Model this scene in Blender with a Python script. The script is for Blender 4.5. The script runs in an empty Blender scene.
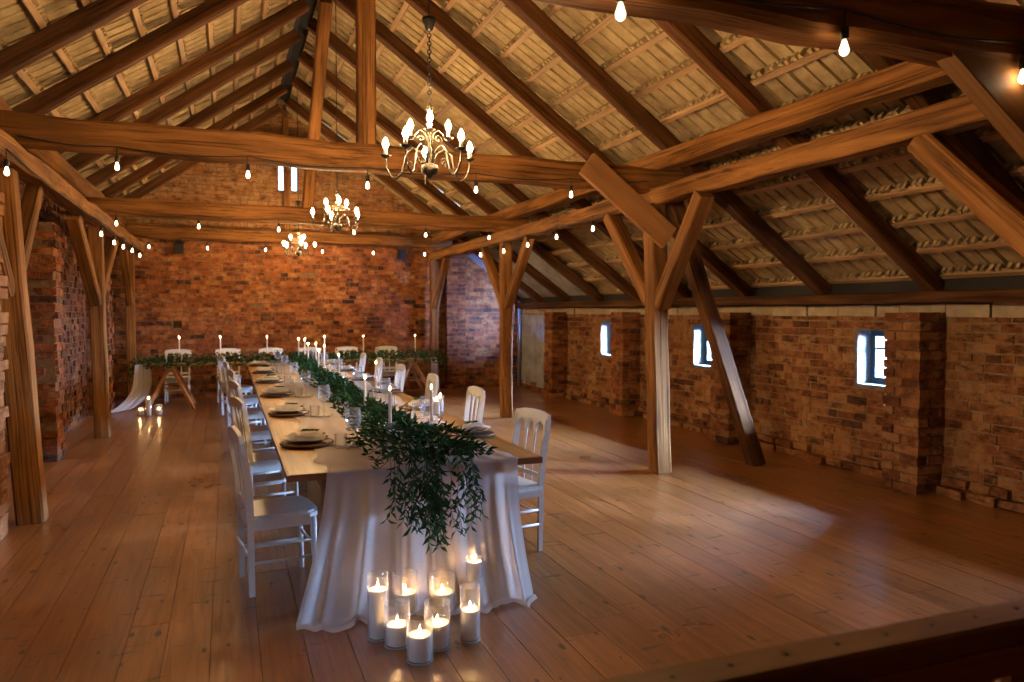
import bpy, math, random
from mathutils import Vector, Matrix
RND = random.Random(7)
C = bpy.context.scene.collection
PI = math.pi
V = Vector

# ------------------------------------------------------------------ mesh builder
class MB:
    def __init__(self):
        self.v = []; self.f = []; self.col = []; self.mi = []; self.sm = []
    def face(self, idx, col=0.5, mi=0, sm=False):
        self.f.append(idx); self.col.append(col); self.mi.append(mi); self.sm.append(sm)
    def box(self, c, s, rot=None, col=0.5, mi=0, j=0.0):
        b = len(self.v)
        for dx, dy, dz in ((-1,-1,-1),(1,-1,-1),(1,1,-1),(-1,1,-1),(-1,-1,1),(1,-1,1),(1,1,1),(-1,1,1)):
            p = V((dx*s[0]/2 + RND.uniform(-j,j), dy*s[1]/2 + RND.uniform(-j,j), dz*s[2]/2 + RND.uniform(-j,j)))
            if rot is not None: p = rot @ p
            self.v.append((p.x+c[0], p.y+c[1], p.z+c[2]))
        for q in ((0,3,2,1),(4,5,6,7),(0,1,5,4),(1,2,6,5),(2,3,7,6),(3,0,4,7)):
            self.face([b+k for k in q], col, mi)
        return self
    def bar(self, p0, p1, w, h, col=0.5, mi=0):
        p0 = V(p0); p1 = V(p1); d = p1-p0
        x = d.normalized(); up = V((0,0,1)) if abs(x.z) < .95 else V((0,1,0))
        y = up.cross(x).normalized(); z = x.cross(y)
        R = Matrix((x,y,z)).transposed()
        return self.box((p0+p1)/2, (d.length, w, h), R, col, mi)
    def tube(self, pts, r, n=8, col=0.5, mi=0, caps=True, sm=True):
        pts = [V(p) for p in pts]
        rs = r if isinstance(r, (list, tuple)) else [r]*len(pts)
        b = len(self.v); prev = None
        for i, p in enumerate(pts):
            t = (pts[min(i+1, len(pts)-1)] - pts[max(i-1, 0)])
            t = t.normalized() if t.length > 1e-9 else V((0,0,1))
            if prev is None:
                a = V((1,0,0)) if abs(t.x) < .9 else V((0,1,0))
                u = t.cross(a).normalized()
            else:
                u = (prev - t*prev.dot(t)).normalized()
            prev = u; w = t.cross(u)
            for k in range(n):
                a = 2*PI*k/n
                q = p + u*(rs[i]*math.cos(a)) + w*(rs[i]*math.sin(a))
                self.v.append(tuple(q))
        for i in range(len(pts)-1):
            for k in range(n):
                k2 = (k+1) % n
                self.face([b+i*n+k, b+i*n+k2, b+(i+1)*n+k2, b+(i+1)*n+k], col, mi, sm)
        if caps:
            self.face([b+k for k in range(n)][::-1], col, mi)
            self.face([b+(len(pts)-1)*n+k for k in range(n)], col, mi)
        return self
    def lathe(self, prof, n=16, c=(0,0,0), col=0.5, mi=0, sm=True, close=True):
        b = len(self.v)
        for r, z in prof:
            for k in range(n):
                a = 2*PI*k/n
                self.v.append((c[0]+r*math.cos(a), c[1]+r*math.sin(a), c[2]+z))
        for i in range(len(prof)-1):
            for k in range(n):
                k2 = (k+1) % n
                self.face([b+i*n+k, b+i*n+k2, b+(i+1)*n+k2, b+(i+1)*n+k], col, mi, sm)
        if close:
            if prof[0][0] > 1e-4: self.face([b+k for k in range(n)][::-1], col, mi)
            if prof[-1][0] > 1e-4: self.face([b+(len(prof)-1)*n+k for k in range(n)], col, mi)
        return self
    def prism(self, outline, a, b_, fn, col=0.5, mi=0):
        """outline: list of (u,v); fn(u,v,w) -> xyz; between w=a and w=b_"""
        n = len(outline); b = len(self.v)
        for w in (a, b_):
            for u, v in outline: self.v.append(tuple(fn(u, v, w)))
        self.face([b+k for k in range(n)][::-1], col, mi); self.face([b+n+k for k in range(n)], col, mi)
        for k in range(n):
            k2 = (k+1) % n
            self.face([b+k, b+k2, b+n+k2, b+n+k], col, mi)
        return self
    def grid(self, nu, nv, fn, col=0.5, mi=0, sm=True):
        b = len(self.v)
        for i in range(nu+1):
            for k in range(nv+1):
                self.v.append(tuple(fn(i/nu, k/nv)))
        for i in range(nu):
            for k in range(nv):
                a = b+i*(nv+1)+k
                self.face([a, a+nv+1, a+nv+2, a+1], col, mi, sm)
        return self
    def mesh(self, name, mats):
        me = bpy.data.meshes.new(name)
        me.from_pydata(self.v, [], self.f)
        if not isinstance(mats, (list, tuple)): mats = [mats]
        for m in mats: me.materials.append(m)
        me.polygons.foreach_set('material_index', self.mi)
        me.polygons.foreach_set('use_smooth', self.sm)
        at = me.attributes.new('tone', 'FLOAT', 'FACE')
        at.data.foreach_set('value', [float(c) for c in self.col])
        me.update(); me.validate()
        return me
    def build(self, name, mats, parent=None, loc=None, rotz=None):
        o = bpy.data.objects.new(name, self.mesh(name, mats)); C.objects.link(o)
        if parent is not None: o.parent = parent
        if loc is not None: o.location = loc
        if rotz is not None: o.rotation_euler.z = rotz
        return o

def tag(o, label, cat, group=None):
    o['label'] = label; o['category'] = cat
    if group: o['group'] = group
    return o
def thing(name, label, cat, loc=(0,0,0), rotz=0, group=None):
    o = bpy.data.objects.new(name, None); C.objects.link(o)
    o.location = loc; o.rotation_euler = (0,0,rotz); o.empty_display_size = .1
    return tag(o, label, cat, group)
def struct(o):
    o['kind'] = 'structure'; return o
def copy_thing(src, loc, rotz, label):
    r = src.copy(); C.objects.link(r); r.location = loc; r.rotation_euler = (0,0,rotz); r['label'] = label
    for ch in list(src.children):
        c = ch.copy(); C.objects.link(c); c.parent = r
        for g in list(ch.children):
            d = g.copy(); C.objects.link(d); d.parent = c
    return r
ORD = ['first','second','third','fourth','fifth','sixth','seventh','eighth','ninth','tenth','eleventh','twelfth','thirteenth',
       'fourteenth','fifteenth','sixteenth','seventeenth','eighteenth','nineteenth','twentieth']

# ------------------------------------------------------------------ materials
def nodes(name):
    m = bpy.data.materials.new(name); m.use_nodes = True
    nt = m.node_tree; nt.nodes.clear()
    return m, nt, nt.nodes, nt.links
def N(nt, t, **kw):
    n = nt.nodes.new(t)
    for k, v in kw.items():
        if k in n.inputs: n.inputs[k].default_value = v
        else: setattr(n, k, v)
    return n
def ramp(nt, fac, stops, interp='LINEAR'):
    r = nt.nodes.new('ShaderNodeValToRGB'); r.color_ramp.interpolation = interp
    el = r.color_ramp.elements
    while len(el) < len(stops): el.new(.5)
    for e, (p, c) in zip(el, stops):
        e.position = p; e.color = (*c, 1) if len(c) == 3 else c
    nt.links.new(fac, r.inputs[0]); return r
def mixc(nt, f, a, b, mode='MIX'):
    m = nt.nodes.new('ShaderNodeMix'); m.data_type = 'RGBA'; m.blend_type = mode
    for sock, val in ((m.inputs[0], f), (m.inputs[6], a), (m.inputs[7], b)):
        if isinstance(val, (int, float)): sock.default_value = val
        elif isinstance(val, tuple): sock.default_value = (*val, 1) if len(val) == 3 else val
        else: nt.links.new(val, sock)
    return m.outputs[2]
def math_(nt, op, a, b=0.0, c=None):
    m = nt.nodes.new('ShaderNodeMath'); m.operation = op
    for i, val in enumerate((a, b) if c is None else (a, b, c)):
        if isinstance(val, (int, float)): m.inputs[i].default_value = val
        else: nt.links.new(val, m.inputs[i])
    return m.outputs[0]
def out(nt, sh):
    o = nt.nodes.new('ShaderNodeOutputMaterial'); nt.links.new(sh, o.inputs[0])
def simple(name, col, rough=.5, metal=0.0, spec=.5, **kw):
    m, nt, nd, lk = nodes(name)
    p = N(nt, 'ShaderNodeBsdfPrincipled'); p.inputs['Base Color'].default_value = (*col, 1)
    p.inputs['Roughness'].default_value = rough; p.inputs['Metallic'].default_value = metal
    p.inputs['Specular IOR Level'].default_value = spec
    for k, v in kw.items(): p.inputs[k].default_value = v
    n = N(nt, 'ShaderNodeTexNoise', Scale=40.0, Detail=3.0)
    tc = N(nt, 'ShaderNodeTexCoord'); lk.new(tc.outputs['Object'], n.inputs['Vector'])
    c = mixc(nt, n.outputs[0], tuple(x*.86 for x in col), tuple(min(1, x*1.1) for x in col))
    lk.new(c, p.inputs['Base Color'])
    out(nt, p.outputs[0]); return m
def emit(name, col, strength):
    m, nt, nd, lk = nodes(name)
    e = N(nt, 'ShaderNodeEmission'); e.inputs[0].default_value = (*col, 1); e.inputs[1].default_value = strength
    out(nt, e.outputs[0]); return m
def wood(name, dark, mid, light, rough=.6, stretch=(.7, 9, 9), rnd=True, spec=.3, bump=.25, crack=.6):
    """grain runs along local X"""
    m, nt, nd, lk = nodes(name)
    tc = N(nt, 'ShaderNodeTexCoord'); oi = N(nt, 'ShaderNodeObjectInfo')
    off = math_(nt, 'MULTIPLY', oi.outputs['Random'], 37.0)
    cv = N(nt, 'ShaderNodeCombineXYZ'); lk.new(off, cv.inputs[0]); lk.new(off, cv.inputs[2])
    add = N(nt, 'ShaderNodeVectorMath', operation='ADD'); lk.new(tc.outputs['Object'], add.inputs[0]); lk.new(cv.outputs[0], add.inputs[1])
    mp = N(nt, 'ShaderNodeMapping'); mp.inputs['Scale'].default_value = stretch; lk.new(add.outputs[0], mp.inputs[0])
    n1 = N(nt, 'ShaderNodeTexNoise', Scale=1.3, Detail=7.0, Roughness=.62, Distortion=.6); lk.new(mp.outputs[0], n1.inputs['Vector'])
    mp2 = N(nt, 'ShaderNodeMapping'); mp2.inputs['Scale'].default_value = (stretch[0]*.6, stretch[1]*3.2, stretch[2]*3.2); lk.new(add.outputs[0], mp2.inputs[0])
    n2 = N(nt, 'ShaderNodeTexNoise', Scale=1.6, Detail=4.0, Roughness=.6); lk.new(mp2.outputs[0], n2.inputs['Vector'])
    n3 = N(nt, 'ShaderNodeTexNoise', Scale=1.1, Detail=2.0); lk.new(add.outputs[0], n3.inputs['Vector'])
    r1 = ramp(nt, n1.outputs[0], [(.28, dark), (.5, mid), (.75, light)])
    r2 = ramp(nt, n2.outputs[0], [(.36, (.14,.12,.11)), (.45, (1,1,1))])
    c = mixc(nt, crack, r1.outputs[0], r2.outputs[0], 'MULTIPLY')
    r3 = ramp(nt, n3.outputs[0], [(.3, (.65,.62,.6)), (.7, (1.15,1.12,1.1))])
    c = mixc(nt, .8, c, r3.outputs[0], 'MULTIPLY')
    if rnd:
        rr = ramp(nt, oi.outputs['Random'], [(0, (.78,.76,.74)), (1, (1.12,1.08,1.02))])
        c = mixc(nt, 1.0, c, rr.outputs[0], 'MULTIPLY')
    p = N(nt, 'ShaderNodeBsdfPrincipled'); p.inputs['Roughness'].default_value = rough; p.inputs['Specular IOR Level'].default_value = spec
    lk.new(c, p.inputs['Base Color'])
    h = math_(nt, 'ADD', n2.outputs[0], n1.outputs[0])
    b = N(nt, 'ShaderNodeBump', Strength=bump, Distance=.02); lk.new(h, b.inputs['Height']); lk.new(b.outputs[0], p.inputs['Normal'])
    out(nt, p.outputs[0]); return m
def brickmat(name, stops, bump=.5):
    m, nt, nd, lk = nodes(name)
    at = N(nt, 'ShaderNodeAttribute', attribute_name='tone'); tc = N(nt, 'ShaderNodeTexCoord')
    r = ramp(nt, at.outputs['Fac'], stops)
    n1 = N(nt, 'ShaderNodeTexNoise', Scale=9.0, Detail=6.0, Roughness=.65); lk.new(tc.outputs['Object'], n1.inputs['Vector'])
    n2 = N(nt, 'ShaderNodeTexNoise', Scale=55.0, Detail=4.0, Roughness=.7); lk.new(tc.outputs['Object'], n2.inputs['Vector'])
    n3 = N(nt, 'ShaderNodeTexNoise', Scale=1.6, Detail=3.0, Roughness=.6); lk.new(tc.outputs['Object'], n3.inputs['Vector'])
    mq = N(nt, 'ShaderNodeMapping'); mq.inputs['Scale'].default_value = (1,1,2.2); lk.new(tc.outputs['Object'], mq.inputs[0])
    n4 = N(nt, 'ShaderNodeTexNoise', Scale=5.0, Detail=5.0, Roughness=.7); lk.new(mq.outputs[0], n4.inputs['Vector'])
    r1 = ramp(nt, n1.outputs[0], [(.3, (.45,.42,.42)), (.55, (1,1,1)), (.75, (1.35,1.3,1.2))])
    c = mixc(nt, .8, r.outputs[0], r1.outputs[0], 'MULTIPLY')
    r3 = ramp(nt, n3.outputs[0], [(.3, (.6,.58,.58)), (.65, (1.15,1.1,1.05))])
    c = mixc(nt, .75, c, r3.outputs[0], 'MULTIPLY')
    # lime smears
    ls = ramp(nt, math_(nt, 'MULTIPLY', n1.outputs[0], n3.outputs[0]), [(.27, (0,0,0)), (.37, (1,1,1))])
    c = mixc(nt, math_(nt, 'MULTIPLY', ls.outputs[0], .5), c, (.36,.20,.09))
    sk = ramp(nt, n4.outputs[0], [(.36, (.20,.17,.17)), (.49, (1,1,1))])
    c = mixc(nt, .8, c, sk.outputs[0], 'MULTIPLY')
    p = N(nt, 'ShaderNodeBsdfPrincipled', Roughness=.85); p.inputs['Specular IOR Level'].default_value = .25
    lk.new(c, p.inputs['Base Color'])
    h = math_(nt, 'ADD', n2.outputs[0], math_(nt, 'MULTIPLY', n1.outputs[0], 2.0))
    b = N(nt, 'ShaderNodeBump', Strength=bump, Distance=.02); lk.new(h, b.inputs['Height']); lk.new(b.outputs[0], p.inputs['Normal'])
    out(nt, p.outputs[0]); return m
def plaster(name, a, b_, sc=6.0):
    m, nt, nd, lk = nodes(name)
    tc = N(nt, 'ShaderNodeTexCoord')
    n1 = N(nt, 'ShaderNodeTexNoise', Scale=sc, Detail=7.0, Roughness=.65); lk.new(tc.outputs['Object'], n1.inputs['Vector'])
    r = ramp(nt, n1.outputs[0], [(.3, a), (.7, b_)])
    p = N(nt, 'ShaderNodeBsdfPrincipled', Roughness=.9); p.inputs['Specular IOR Level'].default_value = .2
    lk.new(r.outputs[0], p.inputs['Base Color'])
    b = N(nt, 'ShaderNodeBump', Strength=.4, Distance=.01); lk.new(n1.outputs[0], b.inputs['Height']); lk.new(b.outputs[0], p.inputs['Normal'])
    out(nt, p.outputs[0]); return m
def glassmat(name, tint=(1,1,1), base=.03, scat=.4):
    m, nt, nd, lk = nodes(name)
    t = N(nt, 'ShaderNodeBsdfTransparent'); t.inputs[0].default_value = (*tint, 1)
    g0 = N(nt, 'ShaderNodeBsdfGlossy', Roughness=.08); tl = N(nt, 'ShaderNodeBsdfTranslucent'); tl.inputs[0].default_value = (.9,.9,.9,1)
    df = N(nt, 'ShaderNodeBsdfDiffuse'); df.inputs[0].default_value = (.9,.9,.9,1)
    gd = N(nt, 'ShaderNodeMixShader'); gd.inputs[0].default_value = .5; lk.new(tl.outputs[0], gd.inputs[1]); lk.new(df.outputs[0], gd.inputs[2])
    g = N(nt, 'ShaderNodeMixShader'); g.inputs[0].default_value = scat; lk.new(g0.outputs[0], g.inputs[1]); lk.new(gd.outputs[0], g.inputs[2])
    lw = N(nt, 'ShaderNodeLayerWeight', Blend=.25)
    f = math_(nt, 'MULTIPLY_ADD', math_(nt, 'POWER', lw.outputs['Facing'], 1.5), .9, base)
    mx = N(nt, 'ShaderNodeMixShader'); lk.new(f, mx.inputs[0]); lk.new(t.outputs[0], mx.inputs[1]); lk.new(g.outputs[0], mx.inputs[2])
    out(nt, mx.outputs[0]); return m
def sheer(name, col, opac=.55):
    m, nt, nd, lk = nodes(name)
    tc = N(nt, 'ShaderNodeTexCoord')
    n1 = N(nt, 'ShaderNodeTexNoise', Scale=180.0, Detail=2.0); lk.new(tc.outputs['Object'], n1.inputs['Vector'])
    d = N(nt, 'ShaderNodeBsdfDiffuse'); d.inputs[0].default_value = (*col, 1)
    tl = N(nt, 'ShaderNodeBsdfTranslucent'); tl.inputs[0].default_value = (*col, 1)
    t = N(nt, 'ShaderNodeBsdfTransparent')
    m1 = N(nt, 'ShaderNodeMixShader'); m1.inputs[0].default_value = .4; lk.new(d.outputs[0], m1.inputs[1]); lk.new(tl.outputs[0], m1.inputs[2])
    lw = N(nt, 'ShaderNodeLayerWeight', Blend=.3)
    f = math_(nt, 'ADD', math_(nt, 'MULTIPLY_ADD', lw.outputs['Facing'], .35, opac), math_(nt, 'MULTIPLY_ADD', n1.outputs[0], .2, -.1))
    mx = N(nt, 'ShaderNodeMixShader'); lk.new(f, mx.inputs[0]); lk.new(t.outputs[0], mx.inputs[1]); lk.new(m1.outputs[0], mx.inputs[2])
    out(nt, mx.outputs[0]); return m
def leafmat():
    m, nt, nd, lk = nodes('ruscus_leaf')
    at = N(nt, 'ShaderNodeAttribute', attribute_name='tone')
    r = ramp(nt, at.outputs['Fac'], [(0, (.005,.024,.006)), (.6, (.011,.062,.016)), (1, (.034,.115,.03))])
    p = N(nt, 'ShaderNodeBsdfPrincipled', Roughness=.55); p.inputs['Specular IOR Level'].default_value = .15
    lk.new(r.outputs[0], p.inputs['Base Color']); out(nt, p.outputs[0]); return m
def floormat():
    m, nt, nd, lk = nodes('worn_pine_planks')
    tc = N(nt, 'ShaderNodeTexCoord'); at = N(nt, 'ShaderNodeAttribute', attribute_name='tone')
    off = math_(nt, 'MULTIPLY', at.outputs['Fac'], 53.0)
    cv = N(nt, 'ShaderNodeCombineXYZ'); lk.new(off, cv.inputs[1]); lk.new(off, cv.inputs[2])
    add = N(nt, 'ShaderNodeVectorMath', operation='ADD'); lk.new(tc.outputs['Object'], add.inputs[0]); lk.new(cv.outputs[0], add.inputs[1])
    mp = N(nt, 'ShaderNodeMapping'); mp.inputs['Scale'].default_value = (14, .8, 1); lk.new(add.outputs[0], mp.inputs[0])
    n1 = N(nt, 'ShaderNodeTexNoise', Scale=1.5, Detail=7.0, Roughness=.6, Distortion=1.2); lk.new(mp.outputs[0], n1.inputs['Vector'])
    n2 = N(nt, 'ShaderNodeTexNoise', Scale=1.1, Detail=4.0, Roughness=.6); lk.new(tc.outputs['Object'], n2.inputs['Vector'])
    r1 = ramp(nt, n1.outputs[0], [(.28, (.14,.046,.009)), (.5, (.265,.098,.021)), (.75, (.37,.15,.036))])
    tone = ramp(nt, at.outputs['Fac'], [(0, (.78,.75,.73)), (.5, (.95,.95,.95)), (1, (1.1,1.07,1.03))])
    c = mixc(nt, .85, r1.outputs[0], tone.outputs[0], 'MULTIPLY')
    wear = ramp(nt, n2.outputs[0], [(.3, (.55,.53,.52)), (.6, (1.08,1.05,1.02))])
    c = mixc(nt, .7, c, wear.outputs[0], 'MULTIPLY')
    # knots
    mk = N(nt, 'ShaderNodeMapping'); mk.inputs['Scale'].default_value = (8.5, 3.6, 1); lk.new(add.outputs[0], mk.inputs[0])
    vo = N(nt, 'ShaderNodeTexVoronoi', Scale=1.0, voronoi_dimensions='2D'); lk.new(mk.outputs[0], vo.inputs['Vector'])
    sep = N(nt, 'ShaderNodeSeparateColor'); lk.new(vo.outputs['Color'], sep.inputs[0])
    size = math_(nt, 'MULTIPLY_ADD', math_(nt, 'POWER', sep.outputs[0], 3.0), .17, -.01)
    k = math_(nt, 'SUBTRACT', size, vo.outputs['Distance'])
    kf = ramp(nt, math_(nt, 'MULTIPLY_ADD', k, 12.0, .35), [(.2, (0,0,0)), (.75, (1,1,1))])
    c = mixc(nt, math_(nt, 'MULTIPLY', kf.outputs[0], .93), c, (.012,.005,.003))
    # scattered dark scuffs
    n4 = N(nt, 'ShaderNodeTexNoise', Scale=7.0, Detail=3.0); 
    ms = N(nt, 'ShaderNodeMapping'); ms.inputs['Scale'].default_value = (.5, 2.2, 1); lk.new(tc.outputs['Object'], ms.inputs[0]); lk.new(ms.outputs[0], n4.inputs['Vector'])
    sf = ramp(nt, n4.outputs[0], [(.64, (0,0,0)), (.70, (1,1,1))])
    c = mixc(nt, math_(nt, 'MULTIPLY', sf.outputs[0], .7), c, (.03,.014,.008))
    p = N(nt, 'ShaderNodeBsdfPrincipled'); p.inputs['Specular IOR Level'].default_value = .8; p.inputs['Coat Weight'].default_value = .5; p.inputs['Coat Roughness'].default_value = .22
    rr = ramp(nt, n2.outputs[0], [(.3, (.27,.27,.27)), (.7, (.44,.44,.44))]); lk.new(rr.outputs[0], p.inputs['Roughness'])
    lk.new(c, p.inputs['Base Color'])
    b = N(nt, 'ShaderNodeBump', Strength=.12, Distance=.01); lk.new(n1.outputs[0], b.inputs['Height']); lk.new(b.outputs[0], p.inputs['Normal'])
    out(nt, p.outputs[0]); return m

M = {}
M['beam'] = wood('old_oak_beam', (.075,.029,.008), (.255,.112,.030), (.40,.19,.055), rough=.75, crack=.7, bump=.45, spec=.15)
M['rafter'] = wood('old_rafter', (.035,.013,.005), (.115,.046,.014), (.21,.09,.028), rough=.75, crack=.7, bump=.45, spec=.15)
M['batten'] = wood('roof_batten', (.30,.18,.085), (.48,.31,.16), (.58,.40,.23), crack=.35)
M['plank'] = wood('new_pine_plank', (.33,.15,.048), (.42,.205,.07), (.50,.26,.10), crack=.2, bump=.08)
M['tabletop'] = wood('varnished_pine_top', (.24,.115,.024), (.39,.205,.048), (.49,.28,.08), rough=.5, crack=.4, bump=.05, rnd=False, spec=.2)
M['tableleg'] = wood('table_leg_wood', (.13,.055,.02), (.21,.09,.033), (.28,.13,.05), rough=.5, crack=.3, bump=.05)
M['trestle'] = wood('trestle_pine', (.24,.10,.036), (.36,.16,.06), (.45,.22,.09), crack=.3, bump=.06)
M['railboard'] = wood('dark_varnished_board', (.26,.10,.025), (.40,.17,.045), (.50,.24,.07), crack=.2, bump=.06, rough=.5)
M['rail'] = wood('handrail_pine', (.15,.075,.032), (.22,.115,.05), (.28,.16,.075), crack=.2, bump=.06, rough=.5)
BR = [(0,(.07,.028,.017)),(.14,(.16,.052,.022)),(.4,(.30,.088,.026)),(.7,(.43,.15,.042)),(.88,(.47,.22,.08)),(1,(.50,.31,.15))]
M['brick'] = brickmat('old_red_brick', BR, .9)
BR2 = [(0,(.11,.048,.024)),(.15,(.24,.085,.032)),(.4,(.35,.135,.045)),(.7,(.46,.21,.075)),(.88,(.52,.29,.12)),(1,(.55,.38,.21))]
M['brick2'] = brickmat('weathered_tan_brick', BR2, .9)
M['mortar'] = plaster('lime_mortar', (.13,.070,.036), (.27,.16,.085), 14)
M['mortar2'] = plaster('pale_lime_mortar', (.22,.125,.06), (.40,.26,.14), 14)
M['stone'] = plaster('pale_stone', (.34,.25,.15), (.52,.41,.26), 7)
M['limewash'] = plaster('limewashed_reveal', (.10,.105,.12), (.26,.27,.30), 9)
M['plaster'] = plaster('grey_white_plaster', (.24,.23,.22), (.46,.45,.44), 4)
M['tile'] = plaster('clay_tile_underside', (.29,.20,.095), (.54,.40,.215), 7)
M['tileback'] = simple('roof_underlay', (.03,.025,.02), .9)
M['floor'] = floormat()
M['floorgap'] = simple('floor_gap', (.012,.007,.004), .9)
M['white'] = simple('white_painted_wood', (.68,.66,.63), .42)
M['black'] = simple('black_rubber', (.006,.006,.006), .55)
M['blackmetal'] = simple('blackened_iron', (.022,.018,.014), .4, .6)
M['bronze'] = simple('antique_bronze', (.030,.021,.012), .5, .35)
M['brass'] = simple('pale_brass', (.085,.062,.038), .5, .4)
M['ivory'] = simple('ivory_candle_sleeve', (.75,.62,.42), .5)
def waxmat():
    m, nt, nd, lk = nodes('white_wax')
    d = N(nt, 'ShaderNodeBsdfDiffuse'); d.inputs[0].default_value = (.86,.82,.77,1)
    t = N(nt, 'ShaderNodeBsdfTranslucent'); t.inputs[0].default_value = (.95,.80,.62,1)
    mx = N(nt, 'ShaderNodeMixShader'); mx.inputs[0].default_value = .42; lk.new(d.outputs[0], mx.inputs[1]); lk.new(t.outputs[0], mx.inputs[2])
    out(nt, mx.outputs[0]); return m
M['wax'] = waxmat()
M['wick'] = simple('charred_wick', (.01,.008,.006), .9)
M['frame'] = simple('blue_painted_window_frame', (.035,.10,.16), .5)
M['glass'] = glassmat('clear_glass')
M['pane'] = glassmat('window_pane', (.95,.98,1), .02, .0)
M['rim'] = glassmat('glass_rim', (1,1,1), .45, .75)
M['crystal'] = glassmat('cut_glass', (.97,.98,1), .07, .45)
M['sheer'] = sheer('ivory_sheer_voile', (.80,.75,.73), .58)
M['runner'] = sheer('ivory_runner_voile', (.76,.72,.66), .78)
M['leaf'] = leafmat()
M['stem'] = simple('garland_stem', (.03,.045,.018), .7)
M['wicker'] = wood('woven_seagrass', (.07,.032,.016), (.15,.075,.038), (.24,.13,.07), stretch=(40,40,40))
M['plate'] = simple('stoneware_plate', (.62,.57,.50), .5, 0, .3)
M['napkin'] = simple('gauze_napkin', (.72,.67,.62), .9)
M['pipe'] = simple('grey_metal_pipe', (.22,.24,.27), .5, .2)
WARM = (1.0, .60, .27)
M['bulb'] = emit('chandelier_bulb', (1.0,.66,.32), 1950)
m_, nt_, nd_, lk_ = nodes('filament_bulb')
e_ = N(nt_, 'ShaderNodeEmission'); e_.inputs[0].default_value = (1.0,.68,.38,1)
lw_ = N(nt_, 'ShaderNodeLayerWeight', Blend=.5)
g_ = math_(nt_, 'POWER', math_(nt_, 'SUBTRACT', 1.0, lw_.outputs['Facing']), 4.0)
lk_.new(math_(nt_, 'MULTIPLY_ADD', g_, 75.0, .6), e_.inputs[1]); out(nt_, e_.outputs[0]); M['stringbulb'] = m_
M['flame'] = emit('candle_flame', (1.0,.54,.20), 560)

# ------------------------------------------------------------------ timber
def timber(name, p0, p1, w, h, mat='beam', parent=None, roll=0, jit=.008, ch=.015, seg=.45, yaxis=None):
    p0 = V(p0); p1 = V(p1); d = p1-p0; L = d.length; x = d.normalized()
    if yaxis is not None: y = (V(yaxis)-x*x.dot(V(yaxis))).normalized(); z = x.cross(y)
    else:
        up = V((0,0,1)) if abs(x.z) < .95 else V((0,1,0))
        y = up.cross(x).normalized(); z = x.cross(y)
    R = Matrix((x, y, z)).transposed().to_4x4() @ Matrix.Rotation(roll, 4, 'X')
    mb = MB(); n = max(2, int(L/seg)); a = w/2; b = h/2
    ring = [(-a+ch,-b),(a-ch,-b),(a,-b+ch),(a,b-ch),(a-ch,b),(-a+ch,b),(-a,b-ch),(-a,-b+ch)]
    for i in range(n+1):
        sx = L*i/n; jy = RND.uniform(-jit,jit); jz = RND.uniform(-jit,jit); sc = 1+RND.uniform(-jit,jit)*2.0
        if i in (0, n): jy = jz = 0
        for (u, v) in ring:
            mb.v.append((sx, u*sc+jy+RND.uniform(-jit,jit)*.4, v*sc+jz+RND.uniform(-jit,jit)*.4))
    for i in range(n):
        for k in range(8):
            k2 = (k+1) % 8
            mb.face([i*8+k, (i+1)*8+k, (i+1)*8+k2, i*8+k2][::-1])
    mb.face(list(range(8))[::-1]); mb.face([n*8+k for k in range(8)])
    o = mb.build(name, M[mat], parent)
    mw = Matrix.Translation(p0) @ R
    if parent is not None: mw = Matrix.Translation(-parent.location) @ mw
    o.matrix_basis = mw
    return o

# ------------------------------------------------------------------ layout constants
XL, XR, YF, YB = -2.10, 6.13, -2.6, 15.6
X0, Z0, SL = 1.02, 5.45, .719                 # ridge (underside of rafters) and slope
CS, SN = 1/math.hypot(1, SL), SL/math.hypot(1, SL)
def under(x): return Z0 - SL*abs(x-X0)
AX, BX = -1.52, 4.08
TY = (2.45, 6.70, 11.10, 15.42)

# ------------------------------------------------------------------ floor
fb = MB(); x = XL-.3
while x < XR+.3:
    w = RND.uniform(.18, .25); y = YF - RND.uniform(0, 3)
    while y < YB+.1:
        L = RND.uniform(3.2, 5.2)
        y2 = min(y+L, YB+.1); y1 = max(y, YF-.1)
        if y2 > y1: fb.box((x+w/2, (y1+y2)/2, -.02+RND.uniform(-.001,.001)), (w-.003, y2-y1-.003, .04), None, RND.random(), 0)
        y += L
    x += w
fb.box(((XL+XR)/2, (YF+YB)/2, -.055), (XR-XL+1, YB-YF+.6, .05), None, 0, 1)
struct(fb.build('floor', [M['floor'], M['floorgap']]))

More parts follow.
